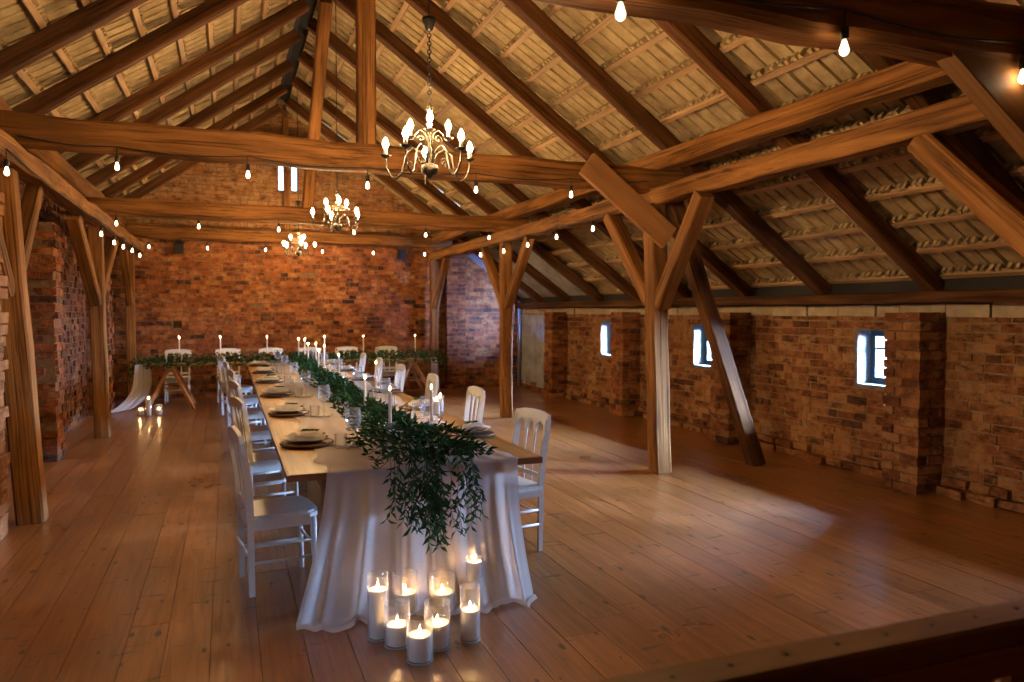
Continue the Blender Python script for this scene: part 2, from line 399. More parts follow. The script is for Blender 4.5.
# ------------------------------------------------------------------ brick walls
CH, BL = .087, .262
def brick_wall(name, P, u0, u1, topf, holes=(), mats=('brick','mortar'), tonef=None, zmax=None, seed=1, extra=None, dirn=1):
    """P(u, z, d): d = distance out of the wall into the room"""
    r = random.Random(seed); mb = MB()
    def bx(ua, ub, za, zb, d, tone, mi):
        b = len(mb.v); j = .006
        for d_ in (-.03, d):
            for (u, z) in ((ua,za),(ub,za),(ub,zb),(ua,zb)):
                jj = j if d_ > 0 else 0
                mb.v.append(tuple(P(u+r.uniform(-jj,jj), z+r.uniform(-jj,jj), d_+r.uniform(-jj,jj)*.5)))
        for q in ((4,5,6,7),(0,1,5,4),(1,2,6,5),(2,3,7,6),(3,0,4,7)):
            mb.face([b+k for k in q], tone, mi)
    def spans(za, zb, lo, hi):
        sp = [(lo, hi)]
        for (ha, hb, hz0, hz1) in holes:
            if hz1 > za+.001 and hz0 < zb-.001:
                ns = []
                for a, b in sp:
                    if hb <= a or ha >= b: ns.append((a, b)); continue
                    if ha > a: ns.append((a, ha))
                    if hb < b: ns.append((hb, b))
                sp = ns
        return sp
    # course boundaries incl. hole edges for the mortar backing
    zc = 0.0; zs = []
    while True:
        lo, hi = topf(zc)
        if hi-lo < .05 or (zmax and zc >= zmax-.001): break
        zs.append(zc); zc += CH
    cuts = sorted(set([round(z, 4) for z in zs] + [round(z, 4) for h in holes for z in h[2:4]] + [round(zc if not zmax else zmax, 4)]))
    for za, zb in zip(cuts[:-1], cuts[1:]):
        if zb-za < 1e-4: continue
        lo, hi = topf(za)
        for a, b in spans(za, zb, lo, hi):
            i = len(mb.v)
            for (u, z) in ((a,za),(b,za),(b,zb),(a,zb)): mb.v.append(tuple(P(u, z, 0)))
            mb.face([i,i+1,i+2,i+3], .5, 1)
    for i, z in enumerate(zs):
        z2 = min(z+CH-.013, zmax-.004) if zmax else z+CH-.013
        lo, hi = topf(z)
        u = lo - r.uniform(0, BL); head = (i % 4 == 2)
        while u < hi:
            L = (BL/2 if (head or r.random() < .16) else BL) * r.uniform(.93, 1.07)
            a0, b0 = max(u, lo), min(u+L-.013, hi)
            zj = z + r.uniform(-.004, .004)
            if b0-a0 > .02 and r.random() > .006:
                hit = spans(zj, z2, a0, b0)
                t = r.random(); tone = .22+.62*t if r.random() > .09 else r.uniform(0, .22)
                if tonef: tone = tonef(u, z, tone, r)
                for a, b in hit:
                    if b-a > .015: bx(a, b, zj, z2+r.uniform(-.004,.004), r.uniform(.004, .034) if mats[0] == 'brick' else r.uniform(.001, .017), tone, 0)
            u += L
    if extra: extra(mb, bx, r)
    return struct(mb.build(name, [M[m] for m in mats] + ([M['stone']] if extra else [])))

WIN_Z = (.915, 1.46)
PIER_Y = (2.25, 4.98, 7.70, 10.40, 13.14)      # buttresses on the right wall
WIN_Y = [(2.75, 3.3), (5.46, 6.01), (8.38, 8.94), (11.14, 11.74), (0, 0)]
WIN_Y[4] = (PIER_Y[4]+.46, PIER_Y[4]+1.22)
def stones(mb, bx, r):
    u = YF
    while u < YB:
        L = r.uniform(.28, .62)
        bx(u, min(u+L-.015, YB), 1.612, 1.728+r.uniform(-.008,.002), r.uniform(.01,.03), r.random(), 2); u += L
brick_wall('wall_right', lambda u, z, d: (XR-d, u, z), YF, YB, lambda z: (YF, YB), [(a, b, *WIN_Z) for a, b in WIN_Y],
           ('brick2','mortar2'), None, 1.61, 3, stones)
bk = MB(); i0 = 0                                # dark backing behind the stone course up to the eaves
bk.box((XR+.10, (YF+YB)/2, 1.80), (.16, YB-YF, .42)); struct(bk.build('wall_right_head', M['tileback']))
LW = (2.1, 2.7, .95, 1.45)  # opening for the unseen window added to this wall for fill light
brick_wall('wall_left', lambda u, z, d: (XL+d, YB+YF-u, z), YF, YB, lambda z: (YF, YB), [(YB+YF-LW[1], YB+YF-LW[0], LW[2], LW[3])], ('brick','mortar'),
           lambda u, z, t, r: t*.28, 3.30, 5)  # brick tone lowered: shade along this wall painted into its colour
def gable(z):
    if z < 1.62: return (XL, XR)
    dx = (Z0+.42-z)/SL
    return (max(XL, X0-dx), min(XR+.2, X0+dx))
GWX = ((.97, 1.10), (1.22, 1.335)); GWZ = (4.06, 4.72)
NICHE = [(-.98,-.82,1.33,1.47), (3.76,3.94,1.31,1.47)]
brick_wall('wall_back', lambda u, z, d: (u, YB-d, z), XL, XR, gable,
           [(a, b, *GWZ) for a, b in GWX] + NICHE, ('brick','mortar'),
           lambda u, z, t, r: (min(1, t*.2+.80) if z > 3.15 else t), None, 9)
nb = MB()
for a, b, z0, z1 in NICHE:
    nb.box(((a+b)/2, YB+.16, (z0+z1)/2), (b-a+.02, .02, z1-z0+.02))
    for xx in (a-.01, b+.01): nb.box((xx, YB+.08, (z0+z1)/2), (.02, .17, z1-z0))
    for zz in (z0-.01, z1+.01): nb.box(((a+b)/2, YB+.08, zz), (b-a, .17, .02))
struct(nb.build('wall_back_niches', M['mortar']))
brick_wall('wall_front', lambda u, z, d: (XR+XL-u, YF+d, z), XL, XR, lambda z: ((max(XL, XR+XL-X0-(Z0+.42-z)/SL), min(XR, XR+XL-X0+(Z0+.42-z)/SL)) if z > 1.6 else (XL, XR)),
           [], ('brick','mortar'), None, None, 11)

def pier(name, cx, y0, y1, depth, side, z1, seed, mats, tonef=None, jag=.008):
    """brick buttress projecting 'depth' from a wall; side=-1: from the right wall towards -x, +1: from the left wall"""
    r = random.Random(seed); mb = MB()
    inner = cx; o_ = cx+side*depth
    mb.box(((inner+o_)/2-side*.01, (y0+y1)/2, z1/2), (depth-.03, y1-y0-.03, z1), None, .5, 1)
    z = 0; i = 0
    while z < z1-.03:
        zz = z+CH/2; zh = CH-.013
        cutsy = [y0, y0+(y1-y0)*(.5 if i % 2 else .68), y1] if (y1-y0) < .6 else [y0, y0+.26, y0+.52 if i % 2 else y0+.45, y1]
        cutsx = [0, .13, depth] if i % 2 else [0, .26, depth]
        for a, b in zip(cutsy[:-1], cutsy[1:]):
            for c, d in zip(cutsx[:-1], cutsx[1:]):
                t = r.random(); tone = .2+.6*t if r.random() > .15 else r.uniform(0,.2)
                if tonef: tone = tonef(tone, r)
                jy = r.uniform(-jag, jag); jx = r.uniform(-jag, jag)
                xa = o_-side*c; xb = o_-side*d
                mb.box(((xa+xb)/2+jx, (a+b)/2+jy, zz+r.uniform(-.003,.003)), (abs(xa-xb)-.012, b-a-.012, zh), None, tone, 0, .004)
        z += CH; i += 1
    return struct(mb.build(name, [M[m] for m in mats]))
for i, py in enumerate(PIER_Y):
    pier('wall_right_buttress', XR-.01, py, py+.40, .33, -1, 1.60, 20+i, ('brick2' if i < 3 else 'brick','mortar'))
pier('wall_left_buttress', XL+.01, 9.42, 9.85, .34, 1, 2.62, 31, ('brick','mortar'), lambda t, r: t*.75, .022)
pier('wall_left_buttress', XL+.01, 5.35, 6.50, .56, 1, 2.72, 32, ('brick2','mortar'), lambda t, r: min(1, t*.4+.45), .02)
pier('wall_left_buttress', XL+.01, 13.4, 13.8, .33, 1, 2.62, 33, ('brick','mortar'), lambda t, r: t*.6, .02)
# brick pilaster on the back wall
r_ = random.Random(44); pb = MB()
pb.box((4.57, YB-.06, 1.45), (.40, .14, 2.9), None, .5, 1)
z = 0; i = 0
while z < 2.88:
    cuts = [4.36, 4.36+(.26 if i % 2 else .13), 4.78]
    for a, b in zip(cuts[:-1], cuts[1:]):
        pb.box(((a+b)/2+r_.uniform(-.008,.008), YB-.085+r_.uniform(-.006,.006), z+CH/2), (b-a-.012, .17, CH-.013), None, .15+.6*r_.random(), 0, .004)
    z += CH; i += 1
struct(pb.build('wall_back_pilaster', [M['brick'], M['mortar']]))
# rough plinth along the right wall
r_ = random.Random(45)
pl = MB(); y = 5.42
for (ya, yb) in zip([2.66]+[p+.41 for p in PIER_Y[1:]], list(PIER_Y[1:])+[15.5]):
    for c in range(2):
        y = ya+.01
        while y < yb-.05:
            L = min(r_.uniform(.16,.30), yb-y-.01)
            if r_.random() > .12+.25*c:
                dp = r_.uniform(.07,.15)-.05*c
                pl.box((XR-dp/2, y+L/2, .04+CH*c), (dp, L-.015, CH-.015), None, r_.uniform(.05,.75), 0, .008)
            y += L
struct(pl.build('wall_right_plinth', [M['brick2']]))

# ------------------------------------------------------------------ windows
def side_window(n, ya, yb):
    z0, z1 = WIN_Z; xo = XR+.36; t = .05
    e = bpy.data.objects.new('window_%d' % n, None); C.objects.link(e); e.location = (XR, (ya+yb)/2, z0); e['kind'] = 'structure'
    L = lambda x_, y_, z_: (x_-XR, y_-(ya+yb)/2, z_-z0)
    m = MB()
    m.box(L(XR+.19, ya-.02, (z0+z1)/2), (.40, .04, z1-z0+.08), None, .5, 0, .006); m.box(L(XR+.19, yb+.02, (z0+z1)/2), (.40, .04, z1-z0+.08), None, .5, 0, .006)
    m.box(L(XR+.185, (ya+yb)/2, z0-.02), (.41, yb-ya, .04), None, .5, 0, .004); m.box(L(XR+.19, (ya+yb)/2, z1+.02), (.40, yb-ya, .04), None, .5, 0, .004)
    m.build('window_reveal', M['limewash'], e)
    f = MB(); fx = XR+.20
    for yy in (ya+.03, yb-.03): f.box(L(fx, yy, (z0+z1)/2), (.06, .06, z1-z0))
    for zz in (z0+.03, z1-.03): f.box(L(fx, (ya+yb)/2, zz), (.06, yb-ya-.12, .06))
    f.build('window_frame', M['frame'], e)
    g = MB(); g.box(L(fx-.005, (ya+yb)/2, z0+.36), (.03, yb-ya-.12, .022)); g.box(L(fx-.005, (ya+yb)/2+.02, z0+.43), (.03, .022, .14))
    g.build('glazing_bar', M['frame'], e)
    p = MB(); p.box(L(fx+.01, (ya+yb)/2, (z0+z1)/2), (.004, yb-ya-.11, z1-z0-.11)); p.build('window_pane', M['pane'], e)
for n, (ya, yb) in enumerate(WIN_Y): side_window(n+1, ya, yb)
e = bpy.data.objects.new('window_6', None); C.objects.link(e); e.location = (1.16, YB, GWZ[0]); e['kind'] = 'structure'
m = MB(); p = MB()
for a, b in GWX:
    for xx in (a-.012, b+.012): m.box((xx-1.16, .12, (GWZ[1]-GWZ[0])/2), (.024, .24, GWZ[1]-GWZ[0]+.05))
    for zz in (-.012, GWZ[1]-GWZ[0]+.012): m.box(((a+b)/2-1.16, .12, zz), (b-a, .24, .024))
    p.box(((a+b)/2-1.16, .15, (GWZ[1]-GWZ[0])/2), (b-a, .004, GWZ[1]-GWZ[0]))
m.build('window_reveal', M['limewash'], e); p.build('window_pane', M['pane'], e)
e = bpy.data.objects.new('window_7', None); C.objects.link(e); e.location = (XL, (LW[0]+LW[1])/2, LW[2]); e['kind'] = 'structure'  # unseen window, added to let bluish fill reach chairs and cloth
m = MB(); p = MB(); v_ = MB(); w_, h_ = LW[1]-LW[0], LW[3]-LW[2]
for yy in (-w_/2-.02, w_/2+.02): v_.box((-.16, yy, h_/2), (.34, .04, h_+.08))
for zz in (-.02, h_+.02): v_.box((-.16, 0, zz), (.34, w_, .04))
for yy in (-w_/2+.03, 0, w_/2-.03): m.box((-.22, yy, h_/2), (.06, .05, h_))
for zz in (.03, h_-.03): m.box((-.22, 0, zz), (.06, w_, .06))
p.box((-.22, 0, h_/2), (.004, w_-.1, h_-.1))
v_.build('window_reveal', M['limewash'], e); m.build('window_frame', M['frame'], e); p.build('window_pane', M['pane'], e)

# ------------------------------------------------------------------ roof tiles (ceiling)
def slope_pt(side, s, y, off):
    """s metres down from the ridge along the rafters' underside, off = outward normal"""
    return (X0+side*(s*CS+off*SN), y, Z0-s*SN+off*CS)
B0, DB = .20, .373
GLASS = {1: [(13.22, 13.60, 2.85, 3.95), (14.50, 14.66, .65, 1.2)], -1: []}
def roof(side, smax, name):
    mb = MB(); nb = int((smax-B0)/DB)+1
    tw = .31; ny = int((YB-YF+.2)/tw)
    prof = [(0,.034),(.016,.034),(.022,0),(.075,.004),(.138,0),(.143,.022),(.156,.022),(.161,0),(.22,.005),(.292,0),(.298,.02)]
    def hole(y, s):
        for (ya, yb, sa, sb) in GLASS[side]:
            if ya <= y <= yb and sa <= s <= sb: return True
        return False
    for c in range(-1, nb):
        s0 = B0+c*DB; s1 = s0+DB+.05
        if c == -1: s0 = -.02
        b = len(mb.v); cols = []
        for k in range(ny):
            for (u, h) in prof: cols.append((YF-.1+k*tw+u, h))
        jj = [RND.uniform(-.004,.004) for _ in range(ny)]
        for i, (yy, h) in enumerate(cols):
            o = .206+h+jj[i//len(prof)]
            for (s, dd) in ((s0, 0), (s1, .03), (s1, .055)): mb.v.append(slope_pt(side, s, yy, o+dd))
        for i in range(len(cols)-1):
            if hole(cols[i][0], s0+.1): continue
            a = b+i*3
            q1 = [a, a+1, a+4, a+3]; q2 = [a+1, a+2, a+5, a+4]
            if side < 0: q1.reverse(); q2.reverse()
            mb.face(q1, .5, 0); mb.face(q2, .5, 0)
        # tile nibs hooked over the upper edge of each batten
        if c >= 0:
            for k in range(ny):
                for u in (.06, .115, .20, .265):
                    yy = YF-.1+k*tw+u+RND.uniform(-.006,.006)
                    if hole(yy, s0+.1): continue
                    ang = math.atan2(SN, CS)
                    Rm = Matrix.Rotation(ang*side, 3, 'Y')
                    mb.box(slope_pt(side, s0-.045, yy, .192), (.034, .036, .055), Rm, .5, 0, .006)
    # closed underlay above
    for k in range(int((YB-YF+.4)/.1)):
        ya = YF-.2+k*.1; yb = ya+.1
        segs = [(-.25, smax+.6)]
        for (ga, gb, sa, sb) in GLASS[side]:
            if ga-.05 <= (ya+yb)/2 <= gb+.05: segs = [(-.25, sa-.03), (sb+.03, smax+.6)]
        for sa, sb in segs:
            b = len(mb.v)
            for (s, yy) in ((sa,ya),(sb,ya),(sb,yb),(sa,yb)): mb.v.append(slope_pt(side, s, yy, .32))
            mb.face([b,b+1,b+2,b+3], .5, 1)
    return struct(mb.build(name, [M['tile'], M['tileback']]))
SMR, SML = (XR+.25-X0)/CS, (X0-XL+.35)/CS
roof(1, SMR, 'ceiling_right'); roof(-1, SML, 'ceiling_left')
for k, (ya, yb, sa, sb) in enumerate(GLASS[1]):
    g = MB(); b = 0
    for (s, yy) in ((sa-.1,ya-.05),(sb+.1,ya-.05),(sb+.1,yb+.05),(sa-.1,yb+.05)): g.v.append(slope_pt(1, s, yy, .305))
    for (s, yy) in ((sa-.1,ya-.05),(sb+.1,ya-.05),(sb+.1,yb+.05),(sa-.1,yb+.05)): g.v.append(slope_pt(1, s, yy, .312))
    for q in ((0,1,2,3),(7,6,5,4),(0,4,5,1),(1,5,6,2),(2,6,7,3),(3,7,4,0)): g.face(list(q))
    struct(g.build('window_%d' % (8+k), M['pane']))

# rafters
RYR = [1.35+1.32*k for k in range(11)]; RYR = [1.15, 2.47, 3.80, 5.13, 6.48, 7.80, 9.12, 10.45, 11.80, 13.10, 14.42]
RYL = [1.9, 3.2, 4.5, 5.80, 7.10, 8.37, 9.85, 10.95, 12.3, 13.6, 14.95]
def rafters(side, ys, smax, word):
    yy = [y for y in ys if y > 2.4]
    for i, y in enumerate(reversed(yy)):
        p0 = slope_pt(side, .02, y, .075); p1 = slope_pt(side, smax, y+RND.uniform(-.03,.03), .075)
        o = timber('rafter', p0, p1, .14, .15, 'rafter', None, 0, .006)
        tag(o, 'dark rafter of the roof slope %s, %s from the back gable' % (word, ORD[i]), 'rafter', 'rafters ' + word)
rafters(1, RYR, (XR-.05-X0)/CS, 'over the windows')
rafters(-1, RYL, (X0-XL-.02)/CS, 'away from the windows')
def battens(side, smax, word):
    k = 0
    while B0+k*DB < smax:
        s = B0+k*DB
        p0 = V(slope_pt(side, s, YF, .174)); p1 = V(slope_pt(side, s, YB-.02, .174))
        o = timber('roof_batten', p0, p1, .055, .048, 'batten', None, 0, .002, .003, .8, yaxis=(CS,0,-side*SN))
        tag(o, 'pale roof batten, slope %s, %s below the ridge' % (word, ORD[k]), 'batten', 'battens ' + word)
        k += 1
battens(1, SMR-.3, 'over the windows'); battens(-1, SML-.3, 'away from the windows')

# ------------------------------------------------------------------ main timbers
def beam(name, p0, p1, w, h, label, cat='beam', mat='beam', **kw):
    return tag(timber(name, p0, p1, w, h, mat, None, **kw), label, cat)
PZ0, PZ1 = 2.735, 2.905
for x_, xu, w1, w2 in ((AX, -1.86, 'on the posts away from the windows', 'away from the windows'), (BX, 4.17, 'on the posts towards the windows', 'towards the windows')):
    beam('purlin', (x_, -.5, (PZ0+PZ1)/2), (x_, YB-.03, (PZ0+PZ1)/2), .18, PZ1-PZ0, 'long lower timber beam resting %s' % w1, jit=.012)
zu = under(4.17)
beam('upper_purlin', (4.12, -.5, 3.165), (4.12, YB-.03, 3.165), .20, .17, 'upper purlin beam lying across the tie beams and carrying rafters over the windows', jit=.010)
beam('upper_purlin', (-1.80, -.5, 3.27), (-1.80, YB-.03, 3.27), .20, .24, 'upper purlin beam lying across the tie beams beside the windowless wall', jit=.010)
TL = ['nearest tie beam crossing the top corner of the picture, with three bulbs', 'tie beam with a king post, behind the nearest chandelier',
      'tie beam between the second and third roof posts, behind the middle chandelier', 'tie beam against the back gable wall']
tz = [(2.765, 3.03), (2.87, 3.11), (2.91, 3.14), (3.02, 3.25)]
for y_, (za, zb), l in zip(TY, tz, TL):
    beam('tie_beam', (-1.98, y_, (za+zb)/2+(.04 if y_ < 7 and y_ > 3 else 0)), (4.45, y_, (za+zb)/2-.01), .20, zb-za, l, jit=.014, ch=.03)
kp = [((1.16, 6.70, 3.11), (1.16, 6.70, 5.40), .155), ((1.08, 11.10, 3.13), (1.15, 9.35, 5.38), .145), ((1.11, 15.42, 3.25), (1.10, 15.42, 5.40), .11)]
for (a, b, w), l in zip(kp, ['straight king post on the tie beam behind the nearest chandelier', 'slightly leaning king post on the second tie beam', 'king post in front of the gable window slits']):
    beam('king_post', a, b, w, w, l, 'post', jit=.004)
beam('wall_plate', (XR-.06, YF+.05, 1.79), (XR-.06, YB-.03, 1.79), .20, .11, 'timber wall plate on top of the window wall under the rafters', jit=.008, mat='rafter')
beam('collar_beam', (X0-.66, 15.35, 4.90), (X0+.66, 15.35, 4.90), .10, .12, 'short collar beam high in the back gable', 'beam', 'rafter')

def post(label, base, top, w, braces, strut=None):
    t = thing('timber_post', label, 'post', base)
    timber('post_shaft', base, top, w, w, 'beam', t, 0, .006)
    for (a, b, bw) in braces: timber('brace', a, b, bw, bw, 'beam', t, 0, .005, yaxis=(1,0,0))
    return t
def brs(x, y, near, far, bw=.13, zlo=1.80, reach=.95, dx=0.0):
    o = []
    if near: o.append(((x+dx, y-.08, zlo), (x, y-reach, PZ0-.005), bw))
    if far: o.append(((x+dx, y+.08, zlo+.03), (x, y+reach*1.1, PZ0-.005), bw))
    return o
post('squared timber post with two braces, nearest the camera on the window side', (4.15, 6.64, 0), (4.05, 6.64, PZ0+.005), .18, brs(4.06, 6.64, True, True, .15, 1.72, .85, .03))
post('middle timber post of the window side, with two braces', (4.07, 11.0, 0), (4.06, 11.0, PZ0+.005), .165, brs(4.065, 11.0, True, True, .13, 1.75, 1.0))
post('timber post against the back wall at the drape end of the far table', (4.06, 15.36, 0), (4.06, 15.36, PZ0+.005), .16, brs(4.06, 15.36, True, False, .13, 1.75, 1.0))
post('timber post out of the near corner, with a brace up to the long beam', (4.10, 2.42, 0), (4.08, 2.42, PZ0+.005), .18, brs(4.08, 2.42, True, True, .16, 1.72, 1.0))
post('thick timber post nearest the camera beside the windowless wall', (-1.455, 6.80, 0), (-1.60, 6.74, PZ0+.005), .19, brs(-1.565, 6.74, True, True, .12, 1.80, .85))
post('timber post with spread braces beyond the brick buttress, second on the windowless side', (-1.56, 11.08, 0), (-1.60, 11.08, PZ0+.005), .175, brs(-1.60, 11.08, True, True, .14, 1.78, 1.5))
post('timber post in the back corner of the windowless side', (-1.66, 15.30, 0), (-1.66, 15.30, PZ0+.005), .15, brs(-1.66, 15.30, True, False, .12, 1.8, .9))
beam('raking_strut', (5.33, 6.60, 0.0), (4.24, 6.60, 2.80), .15, .16, 'slanting timber strut leaning from the floor by the windows up to the beam', 'strut', 'rafter', yaxis=(0,1,0), jit=.006)
beam('knee_brace', (3.22, 6.50, 3.07), (4.14, 6.50, 2.39), .055, .245, 'wide new plank brace nailed across the post nearest the camera on the window side', 'brace', 'plank', jit=.001, ch=.004, yaxis=(0,1,0))
beam('knee_brace', (2.93, 2.42, 2.90), (4.05, 2.42, 2.14), .10, .25, 'wide new plank brace in the upper corner under the nearest tie beam', 'brace', 'plank', jit=.001, ch=.004, yaxis=(0,1,0))

# plaster infill under the far eaves, pipe in the corner, speakers
pm = MB()
def slab(y0, y1, s0, s1):
    b = len(pm.v)
    for o_ in (.135, .15):
        for (s, y) in ((s0,y0),(s1,y0),(s1,y1),(s0,y1)): pm.v.append(slope_pt(1, s, y, o_))
    for q in ((0,1,2,3),(7,6,5,4),(0,4,5,1),(1,5,6,2),(2,6,7,3),(3,7,4,0)): pm.face([b+k for k in q])
for (ya, yb) in ((11.88, 13.02), (13.18, 14.34), (14.50, 15.55)): slab(ya, yb, 4.60, 6.15)
tag(pm.build('plaster_infill', M['plaster']), 'pale plaster sheets between the rafters above the far window bay', 'plaster panel')
ps = MB(); ps.prism([(14.25,.0),(15.55,.0),(15.55,1.60),(13.62,1.60),(13.85,1.05)], 0, .02, lambda u, v, w: (XR-.03-w, u, v))
struct(ps.build('wall_right_plaster', M['plaster']))
pp = MB(); pp.tube([(6.02, 15.46, 0), (6.02, 15.46, 1.9)], .035, 10)
tag(pp.build('drain_pipe', M['pipe']), 'grey vertical pipe in the far corner of the window wall', 'pipe')
for xx, l in ((-.84, 'small black loudspeaker high on the back wall, nearer the windowless side'), (3.40, 'small black loudspeaker high on the back wall, nearer the windows')):
    t = thing('loudspeaker', l, 'loudspeaker', (xx, YB-.03, 2.80))
    R = Matrix.Rotation(math.radians(12), 3, 'X')
    b = MB(); b.box((0, -.10, .05), (.15, .14, .20), R); b.build('cabinet', M['black'], t)
    b = MB(); b.box((0, -.005, .05), (.05, .03, .10)); b.build('bracket', M['blackmetal'], t)

# ------------------------------------------------------------------ chairs
def make_chair(label, loc, rz, group):
    t = thing('dining_chair', label, 'chair', loc, rz, group)
    W, D, SH, BH = .215, .205, .455, .945
    s = MB()                                     # seat: rounded front, dished edge
    outl = [(-.20,-.19),(.20,-.19),(.225,.02),(.222,.15),(.19,.20),(.10,.222),(-.10,.222),(-.19,.20),(-.222,.15),(-.225,.02)]
    s.prism(outl, SH-.022, SH, lambda u, v, w: (u, v, w)); s.prism([(u*.93, v*.93) for u, v in outl], SH, SH+.014, lambda u, v, w: (u, v, w))
    s.build('seat', M['white'], t)
    f = MB()
    for sx in (-1, 1): f.box((sx*.185, 0, SH-.048), (.022, .34, .05))
    f.box((0, .175, SH-.048), (.35, .022, .05)); f.box((0, -.175, SH-.048), (.35, .022, .05)); f.build('seat_frame', M['white'], t)
    for sx in (-1, 1):
        l = MB(); l.tube([(sx*.185, .175, SH-.02), (sx*.188, .18, .25), (sx*.195, .19, 0)], [.020,.019,.014], 10); l.build('leg', M['white'], t)
        l = MB()
        pts = [(sx*.185,-.180,0),(sx*.185,-.182,.25),(sx*.185,-.185,SH),(sx*.192,-.195,.65),(sx*.200,-.224,.85),(sx*.200,-.231,.90)]
        for a, b in zip(pts[:-1], pts[1:]):
            p_, q_ = V(a), V(b)
            w0 = .034 if a[2] < SH else .042
            l.bar(p_, q_+(q_-p_).normalized()*.012, w0, .026) if abs((q_-p_).normalized().z) < .95 else l.bar(p_, q_+(q_-p_).normalized()*.010, .026, w0)
        l.build('leg', M['white'], t)
    def by(z): return -.185-(max(0, z-SH)/.45)**1.3*.046
    # crest rail with three scalloped arches
    top = [(-.222,.90),(-.215,.94),(-.12,.958),(0,.963),(.12,.958),(.215,.94),(.222,.90)]
    low = []
    bays = [(-.180,-.072),(-.048,.048),(.072,.180)]
    for a, b in bays:
        low.append((a, .825)); low.append((a+.008, .868)); low.append(((a+b)/2, .895)); low.append((b-.008, .868)); low.append((b, .825))
    outl = [(-.222,.825)] + [(u, z) for u, z in low] + [(.222,.825)] + top[::-1]
    c = MB(); c.prism(outl, -.012, .012, lambda u, v, w: (u, by(v)+w-.10*(u*u-.0484)*0, v)); c.build('top_rail', M['white'], t)
    for ux in (-.060, .060):
        sp = MB(); zz = [SH+.005,.52,.60,.70,.79,.84]; ww = [.013,.010,.0075,.0075,.011,.012]
        sp.tube([(ux*(.85+.15*(z-SH)/.36), by(z), z) for z in zz], ww, 8); sp.build('spindle', M['white'], t)
    b = MB(); b.bar((-.185, by(.52), .52), (.185, by(.52), .52), .018, .032); b.build('back_rail', M['white'], t)
    for z in (.19, .29):
        for sx in (-1, 1):
            st = MB(); st.tube([(sx*.187, -.182, z), (sx*.19, .183, z)], .010, 8); st.build('stretcher', M['white'], t)
    for yy, z in ((.183, .25), (-.205, .25)):
        st = MB(); st.tube([(-.188, yy, z), (.188, yy, z)], .010, 8); st.build('stretcher', M['white'], t)
    return t
SY = [5.02+1.56*k for k in range(6)]
G1 = 'white chairs along the long table'
ch0 = None; LEFTC = 'away from the windows'; RIGHTC = 'facing it from the window side'
lx = [.285,.29,.28,.26,.20,.12]
for k, y in enumerate(SY):
    lab = 'white slat-back chair on the long table\'s windowless side, %s from the front end' % ORD[k]
    ry = -PI/2+.17+RND.uniform(-.05,.05)
    if ch0 is None: ch0 = make_chair(lab, (lx[k]-.02, y-.27, 0), -PI/2+.13, G1)
    else: copy_thing(ch0, (lx[k], y-.15, 0), ry, lab)
for k, y in enumerate([4.90, 6.58, 8.15, 9.80, 11.30, 12.75]):
    copy_thing(ch0, (1.79 if k == 0 else 1.90, y-.02, 0), PI/2+RND.uniform(-.06,.06)+.12*(k == 0), 'white slat-back chair on the long table\'s window side, %s from the front end' % ORD[k])
for k, x_ in enumerate([-.87, 0, .77, 1.48, 2.21, 3.0]):
    o = copy_thing(ch0, (x_, 14.86, 0), PI+RND.uniform(-.04,.04), 'white chair behind the far cross table, %s from the end with floor candles' % ORD[k])
    o['group'] = 'white chairs behind the cross table'

# ------------------------------------------------------------------ tables
TX0, TX1, TY0, TY1, TZ = .29, 1.80, 4.22, 13.80, .76
t = thing('banquet_table', 'very long wooden banquet table set for dinner, running towards the back wall', 'table', ((TX0+TX1)/2, TY0, 0))
tx = (TX0+TX1)/2
tt = timber('tabletop', (tx, TY0+.012, TZ-.017), (tx, TY1, TZ-.017), TX1-TX0-.02, .034, 'tabletop', t, 0, 0, .002, 3)
for a_, b_ in (((TX0, TY0+.005, TZ-.0195), (TX1, TY0+.005, TZ-.0195)), ((TX0+.005, TY0+.012, TZ-.0195), (TX0+.005, TY1, TZ-.0195)), ((TX1-.005, TY0+.012, TZ-.0195), (TX1-.005, TY1, TZ-.0195))):
    timber('edge_strip', a_, b_, .012, .038, 'tableleg', t, 0, 0, .001, 3)
for k in range(6):
    y = .28 + k*(TY1-TY0-.56)/5
    for sx in (-1, 1):
        l = MB(); l.box((sx*.50, y, (TZ-.05)/2), (.09, .07, TZ-.05)); l.build('leg', M['tableleg'], t)
    l = MB(); l.box((0, y, TZ-.095), (1.1, .05, .08)); l.build('crossbar', M['tableleg'], t)
for sx in (-1, 1):
    a = MB(); a.box((sx*.54, (TY1-TY0)/2, TZ-.09), (.03, TY1-TY0-.3, .08)); a.build('apron', M['tableleg'], t)
EX0, EX1, EY0, EY1 = -1.35, 3.75, 13.95, 14.60
t = thing('cross_table', 'far table set crosswise before the brick back wall, topped with greenery', 'table', ((EX0+EX1)/2, (EY0+EY1)/2, 0))
timber('tabletop', (EX0, (EY0+EY1)/2, TZ-.02), (EX1, (EY0+EY1)/2, TZ-.02), EY1-EY0, .04, 'tabletop', t, 0, 0, .003, 3)
